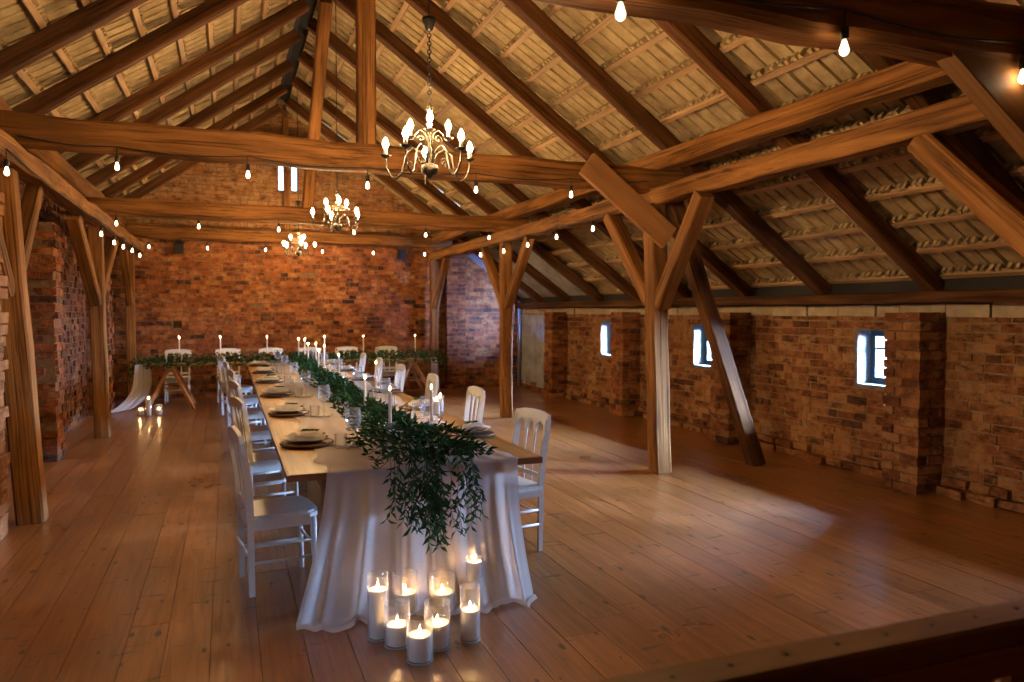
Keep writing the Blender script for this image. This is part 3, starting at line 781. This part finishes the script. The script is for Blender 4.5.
for xc, lab in ((-.93, 'pine sawhorse trestle beside the floor candles under the far table'), (1.2, 'pine sawhorse trestle under the middle of the far table'), (3.28, 'pine sawhorse trestle at the window end of the far table')):
    tr = thing('trestle', lab, 'trestle', (xc, (EY0+EY1)/2, 0), 0, 'trestles under the far table')
    b = MB(); b.box((0, 0, TZ-.075), (.07, .58, .07)); b.build('top_bar', M['trestle'], tr)
    for yy in (-.24, .24):
        for sx in (-1, 1):
            l = MB(); l.bar((sx*.02, yy, TZ-.05), (sx*.37, yy*(2.2 if yy < 0 else 1.1), .0), .035, .055); l.build('leg', M['trestle'], tr)
    for yy in (-.24, .24):
        l = MB(); l.bar((-.19, yy*(1.6 if yy < 0 else 1.05)+.03, .36), (.19, yy*(1.6 if yy < 0 else 1.05)+.03, .36), .05, .018) ; l.build('tie_board', M['trestle'], tr)

# sheer runner over the long table and down to the floor
RX0, RX1 = .50, 1.63
def runner(u, v):
    # u across, v along: 0..0.30 drop on the front, rest along the table
    ex = RX0+(RX1-RX0)*u
    if v < .42:
        f = v/.42                                # 0 at the floor hem, 1 at the table edge
        if f < .14:                              # cloth pooled on the floor
            g = f/.14
            z = .006+.012*(1-abs(2*g-1))+.010*math.sin(u*40)*.5+.010
            fl = 1.0+.0*g; dy = -.27 - (1-g)*.07
        else:
            g = (f-.14)/.86
            z = .022+(TZ+.004-.022)*g
            fl = (1-g)**1.6; dy = -.27*(1-g)**1.9-.008
        spread = fl*(-.19*(1-u)**2.2 + .0*u**2)
        fold = (1-min(1,(f-.0)/1.0))**.7
        w = .030*math.sin(u*31+1.0)+.022*math.sin(u*57+2.2)+.012*math.sin(u*95)
        return (ex+spread+.012*math.sin(u*44)*fold, TY0-.008+dy+w*fold*1.05+(.04*(1-u)-.02)*fold, max(.004, z))
    g = (v-.42)/.58
    edge = .025*math.sin(g*37)+.018*math.sin(g*83+1)
    exx = ex+edge*(1-u)*1.0+edge*.7*u-.07*g*(1-u)*0
    return (exx, TY0+.0+(TY1-.2-TY0)*g**1.6, TZ+.004+.002*math.sin(u*60+g*20)+.002)
rm = MB(); rm.grid(110, 120, runner)
tag(rm.build('table_runner', M['sheer']), 'sheer ivory cloth runner along the long table, falling to the floor at the front', 'table runner')
def drape(x, y, z0, label, wid, flare, seed):
    r = random.Random(seed); m = MB()
    def fn(u, v):
        f = v                                    # 0 floor ... 1 top
        if f < .12:
            g = f/.12; z = .008+.02*math.sin(u*9)**2*(1-g)+.012*g; out_ = flare*(1.25-.25*g)
        else:
            g = (f-.12)/.88; z = .02+(z0-.02)*g; out_ = flare*(1-g)**4.5
        w = wid*(1+.9*(1-g if f >= .12 else 1)*.6)
        return (x+(u-.5)*w*.5-out_, y+(u-.5)*w*.8+.02*math.sin(u*30)*(1-.5*f)-max(0, out_)*.9, z)
    m.grid(24, 40, fn)
    return tag(m.build('sheer_drape', M['sheer']), label, 'drape')
drape(EX0-.0, 13.98, TZ+.01, 'sheer white drape hanging at the table end beside three floor candles', .40, .34, 1)
drape(EX1+.0, 14.18, TZ+.01, 'sheer white drape hanging at the far table end towards the windows', .40, -.04, 2)

# ------------------------------------------------------------------ greenery
def add_leaf(mb, p, d, L, w, r):
    d = V(d).normalized(); a = V((r.uniform(-1,1), r.uniform(-1,1), r.uniform(-1,1)))
    s = d.cross(a)
    if s.length < 1e-3: s = d.cross(V((0,0,1)))
    s.normalize(); n = d.cross(s)
    p = V(p); b = len(mb.v)
    for q in (p, p+d*L*.45+s*w+n*.12*L, p+d*L+n*(-.05*L), p+d*L*.45-s*w+n*.12*L, p+d*L*.5): mb.v.append(tuple(q))
    tn = r.random()
    mb.face([b,b+1,b+2,b+4], tn); mb.face([b,b+4,b+2,b+3], tn)
def garland_long():
    r = random.Random(99); lf = MB(); st = MB()
    t = thing('greenery_garland', 'long ruscus garland down the middle of the long table, cascading over its front edge', 'garland', (1.1, TY0, TZ))
    O = V((1.1, TY0, TZ))
    def cx(y):
        return 1.10+.03*math.sin(y*1.7)+ .05*max(0, (y-9)/5)
    y = TY0-.05
    while y < TY1-.25:
        dens = 34 if y < 6 else (26 if y < 9 else 17)
        spread = .19 if y > 4.9 else .24
        for _ in range(dens):
            a = r.gauss(0, .5); px = cx(y)+max(-1, min(1, a))*spread*.8
            hz = .16*(1-min(1, abs(a))**2)*r.uniform(.2, 1)+.012
            if y < TY0+.05 and hz < .05: hz += .04
            d = (r.uniform(-.8,.8)+a*.7, r.uniform(-1,.9)-.15, r.uniform(-.15,.75))
            if min(math.hypot(px-.97, y-4.74), math.hypot(px-1.25, y-4.76)) < .075: continue
            add_leaf(lf, V((px, y+r.uniform(-.05,.05), TZ+hz))-O, d, r.uniform(.045,.075), r.uniform(.009,.015), r)
        y += .05
    pts = [(cx(TY0+.1+k*.3)-O.x+.02*math.sin(k*2), .1+k*.3, .03+.015*math.sin(k)) for k in range(31)]
    st.tube(pts, .006, 6)
    # cascade
    for k in range(31):
        x0 = 1.09+r.gauss(0,.145); x0 = max(.83, min(1.32, x0)); q = 1-abs(x0-1.10)/.36
        ln = (.10+.36*max(0,q)**.8)*r.uniform(.5,1.08) + .05
        out_ = r.uniform(.03,.16); sx = (x0-1.10)*r.uniform(-.1,.3)+r.uniform(-.04,.04)
        P = []; n = max(5, int(ln/.03))
        for i in range(n+1):
            f = i/n
            P.append(V((x0+sx*f+.012*math.sin(f*7+k), TY0+.06-(.08+out_)*min(1,f*3.0)**.7-.06*f*r.uniform(.8,1), TZ+.06+.05*math.sin(min(1,f*3)*PI)-ln*max(0,(f-.12))/.88)))
        st.tube([p-O for p in P], .0018, 4)
        for i in range(1, n+1):
            for sgn in (-1, 1):
                if r.random() < .14: continue
                add_leaf(lf, P[i]-O, (sgn*r.uniform(.25,.9), r.uniform(-.5,.2), r.uniform(-1.1,-.2)), r.uniform(.050,.078), r.uniform(.008,.0125), r)
    # side sprays spilling on the cloth near the front
    for k in range(26):
        sgn = -1 if k % 2 else 1; yy = r.uniform(TY0+.0, TY0+1.0); ln = r.uniform(.12,.30)
        a = V((1.10+sgn*.12, yy, TZ+.09)); b = V((1.10+sgn*(.16+ln*.8), yy-ln*r.uniform(.2,.9), TZ+r.uniform(.02,.10)))
        n = 6
        for i in range(n+1):
            p = a.lerp(b, i/n)+V((0,0,.03*math.sin(i/n*PI)))
            for sg in (-1,1): add_leaf(lf, p-O, (sgn*.6+r.uniform(-.5,.5), r.uniform(-1,.3), r.uniform(-.2,.6)), r.uniform(.045,.07), r.uniform(.008,.013), r)
        st.tube([a-O, a.lerp(b,.5)+V((0,0,.03))-O, b-O], .002, 4)
    lf.build('foliage', M['leaf'], t); st.build('stem', M['stem'], t)
garland_long()
def garland_cross():
    r = random.Random(77); lf = MB(); st = MB()
    t = thing('greenery_garland', 'leafy garland along the front edge of the far cross table', 'garland', (1.2, EY0+.1, TZ))
    O = V((1.2, EY0+.1, TZ)); x = EX0-.22
    while x < EX1+.18:
        edge = max(0, EX0-x, x-EX1)
        for _ in range(22):
            a = r.gauss(0,.5); zz = TZ+.01+.17*r.random()*(1-min(1,abs(a))*.5)-edge*r.uniform(.3,1.6)
            yy = EY0+.10+a*.13
            if r.random() < .30 and edge == 0: yy = EY0-.03-r.random()*.05; zz = TZ+r.uniform(-.07,.06)
            add_leaf(lf, V((x+r.uniform(-.05,.05), yy, zz))-O, (r.uniform(-1,1), r.uniform(-1,.6), r.uniform(-.4,.7)), r.uniform(.05,.09), r.uniform(.011,.018), r)
        x += .05
    st.tube([(EX0-.2-O.x, 0, -.08), (EX0-O.x, 0, .02), (0,0,.03), (EX1-O.x,0,.02), (EX1+.15-O.x,0,-.05)], .006, 6)
    lf.build('foliage', M['leaf'], t); st.build('stem', M['stem'], t)
garland_cross()

# ------------------------------------------------------------------ candles
def flame(parent, z, s=1.0):
    f = MB(); f.lathe([(.0008*s,0),(.0045*s,.006*s),(.006*s,.013*s),(.0045*s,.022*s),(.0022*s,.032*s),(.0002,.042*s)], 8, (0,0,z+.010)); f.build('flame', M['flame'], parent)
    w = MB(); w.tube([(0,0,z-.004),(.0005,0,z+.014)], .0012, 5); w.build('wick', M['wick'], parent)
def taper(loc, zlen, label, group, r=.0115):
    t = thing('taper_candle', label, 'candle', loc, 0, group)
    b = MB(); b.lathe([(r*1.02,0),(r,.02),(r*.93,zlen-.006),(r*.7,zlen)], 12); b.build('candle_body', M['wax'], t); flame(t, zlen, .72); return t
def holder(loc, h, label, group):
    b = MB(); b.lathe([(.042,0),(.044,.006),(.020,.014),(.010,.03),(.009,h*.55),(.016,h*.62),(.009,h*.70),(.013,h-.035),(.030,h-.006),(.031,h),(.014,h-.004),(.0135,h-.03)], 14, close=True)
    return tag(b.build('candle_holder', M['crystal'], None, loc), label, 'candle holder', group)
TAP = [(.97,4.78,.17,.20),(1.25,4.80,.17,.20),(1.04,6.13,.12,.21),(1.40,7.6,.11,.24),(1.24,9.15,.11,.24),(1.12,10.2,.11,.24),(1.25,10.7,.11,.28),(1.16,12.0,.11,.26),(1.30,12.2,.11,.26),(1.12,13.2,.11,.30),(1.24,13.4,.11,.28)]
pos = ['on the windowless side of the front pair', 'on the window side of the front pair'] + ['%s behind the front pair' % ORD[k] for k in range(9)]
for (x, y, h, L), w in zip(TAP, pos):
    holder((x, y, TZ+.008), h, 'cut glass candle holder in the long garland, %s' % w, 'glass holders along the long table')
    taper((x, y, TZ+.008+h-.004), L, 'lit white taper candle in the long garland, %s' % w, 'tapers along the long table')
for k, x in enumerate([-.80,-.13,.66,1.68,2.40,3.40]):
    holder((x, 14.30, TZ+.002), .12, 'glass candle holder on the far cross table, %s from the floor candle end' % ORD[k], 'glass holders on the cross table')
    taper((x, 14.30, TZ+.118), .30, 'lit white taper on the far cross table, %s from the floor candle end' % ORD[k], 'tapers on the cross table')
def cylinder_glass(loc, r, h, label, group):
    b = MB(); b.lathe([(.001,.002),(r*.97,.002),(r,.008),(r,h-.006),(r*1.03,h-.004),(r*1.04,h-.001),(r*1.02,h+.001),(r*.98,h),(r*.965,h-.004),(r*.965,.012),(.001,.012)], 28, close=False)
    o = tag(b.build('glass_cylinder', M['glass'], None, loc), label, 'glass vase', group)
    q = MB(); q.tube([(r*math.cos(2*PI*k/28), r*math.sin(2*PI*k/28), h-.001) for k in range(29)], .0016, 6, caps=False); q.build('rim', M['rim'], o)
    q = MB(); q.lathe([(r*.96,.001),(r*1.0,.003),(r*1.005,.008),(r*.99,.010)], 28, close=False); q.build('base', M['rim'], o)
    return o
def pillar(loc, r, h, label, group):
    t = thing('pillar_candle', label, 'candle', loc, 0, group)
    b = MB(); b.lathe([(r*.98,0),(r,.006),(r,h-.004),(r*.96,h),(r*.8,h-.004),(r*.2,h-.007),(.0005,h-.007)], 24, close=True); b.build('candle_body', M['wax'], t); flame(t, h-.006, .80); return t
FC = [(.69,3.73,.052,.33,.25,'slim tall','nearest the chairs of the windowless side'),
      (.89,4.00,.068,.225,.115,'wide','behind, left of the two at the cloth'),
      (.765,3.62,.064,.215,.105,'low','in front beside the slim tall one'),
      (.83,3.42,.062,.215,.125,'low','frontmost of the floor group'),
      (.945,3.53,.064,.225,.12,'low','between the frontmost and the tall window-side one'),
      (1.08,3.93,.070,.215,.115,'wide','behind, right of the two at the cloth'),
      (1.12,3.55,.050,.275,.155,'tall','at the window side front of the group'),
      (1.29,4.01,.046,.26,.235,'tall','hindmost, holding the highest candle of the group')]
for (x, y, r, h, wx, a, w) in FC:
    cylinder_glass((x, y, 0.001), r, h, '%s floor glass %s' % (a, w), 'glass cylinders on the floor before the long table')
    pillar((x, y, .014), r*.90, wx-.01, 'lit candle in %s floor glass %s' % (a, w), 'pillar candles on the floor before the long table')
for (x, y, r, h, wx, w) in [(-1.32,13.17,.05,.14,.07,'nearest the drape'),(-1.19,13.08,.045,.30,.26,'the tallest of the three'),(-1.05,13.17,.055,.16,.07,'nearest the trestle')]:
    cylinder_glass((x, y, .001), r, h, 'glass cylinder on the floor by the far sheer drape, %s' % w, 'glass cylinders by the far drape')
    pillar((x, y, .014), r*.9, wx, 'lit pillar candle on the floor by the far sheer drape, %s' % w, 'pillar candles by the far drape')
for (x, y, r, h, wx, w) in [(1.66,6.20,.030,.15,.11,'nearer the garland'),(1.73,6.34,.030,.15,.12,'nearer the table edge')]:
    cylinder_glass((x, y, TZ+.008), r, h, 'small glass cylinder with candle on the window side of the table, %s' % w, 'small glass cylinders on the long table')
    pillar((x, y, TZ+.021), r*.88, wx, 'small lit pillar candle on the window side of the table, %s' % w, 'small pillar candles on the long table')

# ------------------------------------------------------------------ place settings
wg = MB(); wg.lathe([(.036,.0),(.037,.003),(.006,.008),(.004,.02),(.004,.085),(.012,.095),(.032,.115),(.042,.145),(.041,.175),(.036,.21),(.0352,.21),(.0402,.175),(.041,.145),(.031,.117),(.011,.097),(.0005,.096)], 20, close=False)
wgm = wg.mesh('wine_glass', M['crystal'])
tb = MB(); tb.lathe([(.0005,.004),(.034,.0),(.038,.01),(.041,.09),(.040,.092),(.0385,.09),(.0355,.012),(.0005,.012)], 20, close=False); tbm = tb.mesh('tumbler', M['glass'])
cg = MB()
for k in range(7):
    r0 = .022+k*.021; cg.lathe([(r0-.011,.004),(r0-.006,.011),(r0,.013),(r0+.006,.011),(r0+.0115,.004)], 28, close=False)
cg.lathe([(.165,.0),(.176,.004),(.178,.010),(.172,.018),(.160,.018),(.155,.008)], 28, close=False); cg.lathe([(.0005,.001),(.17,.001)], 28, close=False)
cgm = cg.mesh('charger', M['wicker'])
pt = MB(); pt.lathe([(.0005,.003),(.07,.0),(.085,.004),(.125,.017),(.137,.022),(.137,.025),(.122,.020),(.083,.009),(.0005,.008)], 30, close=False); ptm = pt.mesh('dinner_plate', M['plate'])
nk = MB()
nk.grid(14, 10, lambda u, v: ((u-.5)*.29, (v-.5)*.14+.012*math.sin(u*9), .014+.018*math.sin(v*PI)*(.6+.4*math.sin(u*7))+.006*math.sin(u*23+v*9)))
nk.grid(10, 8, lambda u, v: ((u-.5)*.22+.01, (v-.5)*.09+.010*math.sin(u*7+1), .034+.016*math.sin(v*PI)+.005*math.sin(u*19)))
nk.grid(14, 8, lambda u, v: (.13+u*.27, (v-.5)*(.10+.05*u)+.012*math.sin(u*7), (-.004 if u < .12 else -.021)+.006*math.sin(v*15)+.003*math.sin(u*17+v*5)))
nkm = nk.mesh('napkin', M['napkin'])
sp = MB(); rs = random.Random(5)
sp.tube([(-.05,0,.0),(0,.008,.004),(.05,.0,.006)], .0014, 5)
for i in range(9):
    f = i/8
    for sg in (-1,1): add_leaf(sp, (-.045+.1*f, .004, .004), (.7, sg*.8, .35), .034, .0075, rs)
spm = sp.mesh('leaf_sprig', M['leaf'])
def put(name, me, loc, rz, label, cat, group):
    o = bpy.data.objects.new(name, me); C.objects.link(o); o.location = loc; o.rotation_euler.z = rz
    return tag(o, label, cat, group)
for sx, xs, word in ((-1, .485, 'windowless'), (1, 1.615, 'window')):
    for k, y in enumerate(SY):
        y += .12 if sx < 0 else .10
        w = '%s place from the front, %s side of long table' % (ORD[k], word)
        z = TZ+.010
        put('charger', cgm, (xs, y, z), RND.random(), 'round woven brown charger, %s' % w, 'charger', 'woven chargers on the long table')
        put('dinner_plate', ptm, (xs, y, z+.0185), 0, 'pale plate on the woven charger, %s' % w, 'plate', 'plates on the long table')
        put('napkin', nkm, (xs+.01*sx, y, z+.0275), (-.55 if sx < 0 else PI+.55)+RND.uniform(-.12,.12), 'folded gauze napkin on the plate, %s' % w, 'napkin', 'napkins on the long table')
        put('leaf_sprig', spm, (xs, y-.01, z+.084), .6*sx+RND.uniform(-.4,.4), 'green leaf sprig on the napkin, %s' % w, 'sprig', 'leaf sprigs on the napkins')
        gx = xs-sx*.26
        put('wine_glass', wgm, (gx, y-.29 if sx < 0 else y+.22, TZ+.008), 0, 'stemmed wine glass, %s' % w, 'glass', 'wine glasses on the long table').scale = (1.22, 1.22, 1.27)
        put('tumbler', tbm, (gx+sx*.07, y-.22 if sx < 0 else y+.30, TZ+.008), 0, 'clear water tumbler, %s' % w, 'glass', 'tumblers on the long table')
o = put('glass_bowl', tbm, (1.47, 6.06, TZ+.008), 0, 'large low glass beside the small candle cylinders on the long table', 'glass', None); o.scale = (1.35,1.35,1.3)

# ------------------------------------------------------------------ chandeliers
def chandelier(label, loc, ztop, sc, rz, src=None):
    if src is not None:
        o = copy_thing(src, loc, rz, label); return o
    t = thing('chandelier', label, 'chandelier', loc, rz, 'chandeliers over the tables')
    b = MB(); b.lathe([(.0005,-.055),(.010,-.050),(.018,-.035),(.045,-.022),(.052,0),(.052,.022),(.030,.034),(.012,.05),(.010,.10),(.018,.12),(.010,.14),(.008,.24),(.014,.26),(.022,.275),(.010,.29),(.008,.34),(.020,.355),(.026,.375),(.012,.39),(.006,.40)], 14)
    b.build('column', M['bronze'], t)
    c = MB(); n = 18
    for i in range(n):                              # oval chain links
        z0 = .40+i*(.44/n); L = .44/n*1.3; a = (i % 2)*PI/2
        pts = []
        for k in range(9):
            th = 2*PI*k/8; px = .011*math.cos(th); pz = z0+L/2+L/2*math.sin(th)
            pts.append((px*math.cos(a), px*math.sin(a), pz))
        c.tube(pts, .0034, 5, caps=False)
    c.build('chain', M['blackmetal'], t)
    k = MB(); k.lathe([(.006,.83),(.024,.842),(.032,.875),(.043,.89),(.045,.91),(.010,.915)], 14); k.build('canopy', M['blackmetal'], t)
    cb = MB(); cb.tube([(0,0,.91),(0,0,ztop)], .005, 6); cb.build('cord', M['black'], t)
    def arm(a, R, z1, zlow, mat):
        ca, sa = math.cos(a), math.sin(a)
        prof = [(.02,.03),(.05,.10),(.10,.135),(.145,.10),(.16,.03),(.18,-.03),(.21,-.055),(.245,-.035),(R*.985,.02),(R,z1)] if R > .2 else [(.015,.16),(.03,.22),(.06,.245),(.09,.225),(.115,.19),(.135,.20),(R,z1)]
        ar = MB(); ar.tube([(r*ca, r*sa, z) for r, z in prof], .0058, 6)
        # scroll
        sc_ = [((.12 if R > .2 else .06)+.028*(1-q/10)*math.cos(q*.75), (.03 if R > .2 else .19)+.028*(1-q/10)*math.sin(q*.75)) for q in range(10)]
        ar.tube([(r*ca, r*sa, z) for r, z in sc_], .004, 5)
        o = ar.build('arm', mat, t)
        p = MB(); p.lathe([(.006,-.012),(.020,-.006),(.033,.004),(.034,.007),(.018,.002),(.006,.0)], 12, (R*ca, R*sa, z1)); p.build('drip_pan', M['blackmetal'], o)
        s = MB(); s.lathe([(.011,0),(.0115,.045),(.009,.05)], 10, (R*ca, R*sa, z1)); s.build('candle_sleeve', M['ivory'], o)
        f = MB(); f.lathe([(.008,0),(.0145,.012),(.0175,.023),(.0155,.037),(.0085,.053),(.003,.062),(.0003,.066)], 8, (R*ca, R*sa, z1+.05)); f.build('bulb', M['bulb'], o)
    for i in range(5): arm(PI-.10-i*2*PI/5, .275, .085, 0, M['bronze'])
    for i in range(3): arm(-PI/2+.12+i*2*PI/3, .135, .205, 0, M['brass'])
    return t
CH1 = chandelier('largest and nearest scrolled bronze chandelier with eight lit candle bulbs', (1.165, 4.50, 2.52), 2.93, 1, -.36)
chandelier('middle lit chandelier, before the second tie beam', (1.19, 8.80, 2.63), 2.85, 1, -.1, CH1)
chandelier('farthest and smallest-looking lit chandelier, near the back brick wall', (1.17, 13.6, 2.67), 2.8, 1, .5, CH1)

# ------------------------------------------------------------------ string lights
def string(label, anchor, drops, cable, rb=.0195, hang=.075):
    t = thing('string_lights', label, 'string lights', anchor)
    A = V(anchor)
    c = MB(); P = [V(p)-A for p in cable]
    pts = []
    for a, b in zip(P[:-1], P[1:]):
        n = 6
        for k in range(n):
            f = k/n; q = a.lerp(b, f); q.z -= .035*math.sin(f*PI)*min(1,(b-a).length); pts.append(q)
    pts.append(P[-1]); c.tube(pts, .006, 5); c.build('cable', M['black'], t)
    for d in drops:
        q = V(d)-A; h = MB()
        h.tube([q, q+V((0,0,-hang))], .0035, 5); h.lathe([(.008,0),(.0165,-.008),(.017,-.045),(.013,-.055)], 10, q+V((0,0,-hang+.01)))
        o = h.build('bulb_holder', M['black'], t)
        zc = -hang-.045; b = MB(); b.lathe([(.009,0),(.012,-.010),(rb*.85,-.028),(rb,-.040),(rb*.85,-.054),(rb*.4,-.062),(.0005,-.064)], 10, q+V((0,0,zc)))
        b.build('bulb', M['stringbulb'], o)
def front(y, zs, xs, ends):
    yy = y-.115
    d = [(x, yy, z) for x, z in zip(xs, zs)]
    cab = [(ends[0], yy, zs[0]+.03)] + d + [(ends[1], yy, zs[-1]+.03)]
    return d, cab
d, c = front(TY[0], [2.84]*3, [1.285, 2.28, 3.29], (-1.4, 4.0)); d = [(-.70, c[1][1], 2.84), (.30, c[1][1], 2.84)] + d
string('string of bare bulbs along the nearest tie beam', (1.3, TY[0]-.115, 2.84), d, [c[0]]+d+[c[-1]], .021)
d, c = front(TY[1], [2.93,2.93,2.90,2.92,2.93], [-.79,.17,1.15,2.14,3.10], (-1.45, 3.95))
string('string of bare bulbs along the tie beam behind the nearest chandelier', (1.15, TY[1]-.115, 2.95), d, c)
d, c = front(TY[2], [2.95]*6, [-1.34,-.35,.68,1.72,2.78,3.78], (-1.45, 3.95))
string('string of bare bulbs along the tie beam behind the middle chandelier', (1.15, TY[2]-.115, 2.95), d, c)
d, c = front(TY[3], [3.00]*6, [-1.34,-.34,.70,1.77,2.78,3.85], (-1.45, 3.95))
string('string of bare bulbs along the tie beam at the back gable', (1.15, TY[3]-.115, 3.0), d, c)
d = [(AX+.105, y, z) for y, z in ((6.12,2.77),(10.25,2.74),(11.35,2.73),(12.3,2.75),(13.4,2.78),(14.5,2.78))]
string('string of bare bulbs along the beam of the windowless side', d[0], d, d)
d = [(BX-.105, y, z) for y, z in ((7.85,2.77),(8.88,2.77),(9.87,2.75),(10.86,2.74),(12.0,2.76))]
string('string of bare bulbs along the beam on the posts of the window side', d[0], d, [(BX-.105, 6.9, 2.80)]+d)

# ------------------------------------------------------------------ handrail in front of the camera
t = thing('handrail', 'pale wooden stair handrail with slats, close to the camera at the lower corner', 'handrail', (1.2, 1.03, 0))
timber('top_rail', (.25, 1.045, 1.02), (2.4, 1.045, 1.02), .085, .05, 'rail', t, 0, .001, .006)
timber('rail_board', (.25, 1.015, .965), (2.4, 1.015, .965), .022, .06, 'railboard', t, 0, .0005, .003)
timber('bottom_rail', (.25, 1.045, .12), (2.4, 1.045, .12), .05, .06, 'trestle', t, 0, .001, .004)
k = 0; x = .33
while x < 2.35:
    s = MB(); s.box((x-1.2, .012, .545), (.068, .022, .80)); s.build('slat', M['railboard'], t)
    s = MB(); s.lathe([(.0055,0),(.0055,.0015),(.0002,.0025)], 8, (x-1.2, .018, 1.0445)); s.build('screw', M['wick'], t)
    x += .117
for x in (.22, 2.43):
    s = MB(); s.box((x-1.2, .015, .525), (.07, .07, 1.05)); s.build('newel_post', M['trestle'], t)

# ------------------------------------------------------------------ lights and world
def area(name, loc, target, sx, sy, col, energy, spread=PI):
    l = bpy.data.lights.new(name, 'AREA'); l.shape = 'RECTANGLE'; l.size = sx; l.size_y = sy; l.color = col; l.energy = energy; l.spread = spread
    o = bpy.data.objects.new(name, l); C.objects.link(o); o.location = loc
    o.rotation_euler = (V(target)-V(loc)).to_track_quat('-Z', 'Y').to_euler()
    return o
DAY = (.42, .62, 1.0)
for i, (ya, yb) in enumerate(WIN_Y):
    yc = (ya+yb)/2
    area('daylight_window', (XR+.95, yc-.1, 1.72), (XR-2.0, yc-.02, 0.05), 1.3, 1.0, DAY, (1700, 8500, 9800, 10500, 600)[i], math.radians(140))
area('added_side_fill', (XL-.75, 2.1, 1.60), (1.2, 4.7, .25), .8, .8, DAY, 130, math.radians(120))  # added bluish fill lamp outside the unseen left wall opening
area('daylight_far_window', (XR+.10, 13.98, 1.14), (5.2, YB, 1.85), .45, .42, (.20,.36,1.0), 560, math.radians(75))
w = bpy.data.worlds.new('overcast_sky'); bpy.context.scene.world = w; w.use_nodes = True
bg = w.node_tree.nodes['Background']; bg.inputs[0].default_value = (.58,.77,1,1); bg.inputs[1].default_value = 6.0
def portal(loc, target, sx, sy):
    o = area('sky_portal', loc, target, sx, sy, (1,1,1), 1); o.data.cycles.is_portal = True
for ya, yb in WIN_Y: portal((XR+.37, (ya+yb)/2, sum(WIN_Z)/2), (XR-1, (ya+yb)/2, sum(WIN_Z)/2), WIN_Z[1]-WIN_Z[0], yb-ya)
for a, b in GWX: portal(((a+b)/2, YB+.25, sum(GWZ)/2), ((a+b)/2, YB-1, sum(GWZ)/2), b-a, GWZ[1]-GWZ[0])
portal((XL-.34, (LW[0]+LW[1])/2, (LW[2]+LW[3])/2), (XL+1, (LW[0]+LW[1])/2, (LW[2]+LW[3])/2), LW[3]-LW[2], LW[1]-LW[0])

# ------------------------------------------------------------------ camera
F, YAW, PITCH, ROLL, H = 750.0, .362013643, .0385511699, .000838983, 1.65
cd = bpy.data.cameras.new('camera'); cam = bpy.data.objects.new('camera', cd); C.objects.link(cam)
cd.sensor_fit = 'HORIZONTAL'; cd.sensor_width = 36; cd.lens = F*36/1024; cd.clip_start = .05; cd.clip_end = 200
f = V((math.sin(YAW)*math.cos(PITCH), math.cos(YAW)*math.cos(PITCH), -math.sin(PITCH)))
r = V((math.cos(YAW), -math.sin(YAW), 0)); u = r.cross(f)
r2 = math.cos(ROLL)*r+math.sin(ROLL)*u; u2 = -math.sin(ROLL)*r+math.cos(ROLL)*u
mw = Matrix((r2, u2, -f)).transposed().to_4x4(); mw.translation = (0, 0, H); cam.matrix_world = mw
cd.dof.use_dof = True; cd.dof.focus_distance = 4.6; cd.dof.aperture_fstop = 2.8
S = bpy.context.scene; S.camera = cam
S.view_settings.view_transform = 'Standard'; S.view_settings.look = 'None'; S.view_settings.gamma = 1; S.view_settings.use_curve_mapping = False
S.view_settings.exposure = -0.08
S.cycles.use_denoising = True; S.cycles.sample_clamp_indirect = 4.0; S.cycles.max_bounces = 8; S.cycles.diffuse_bounces = 2; S.cycles.transparent_max_bounces = 24
S.cycles.use_adaptive_sampling = False
S.cycles.caustics_reflective = False; S.cycles.caustics_refractive = False
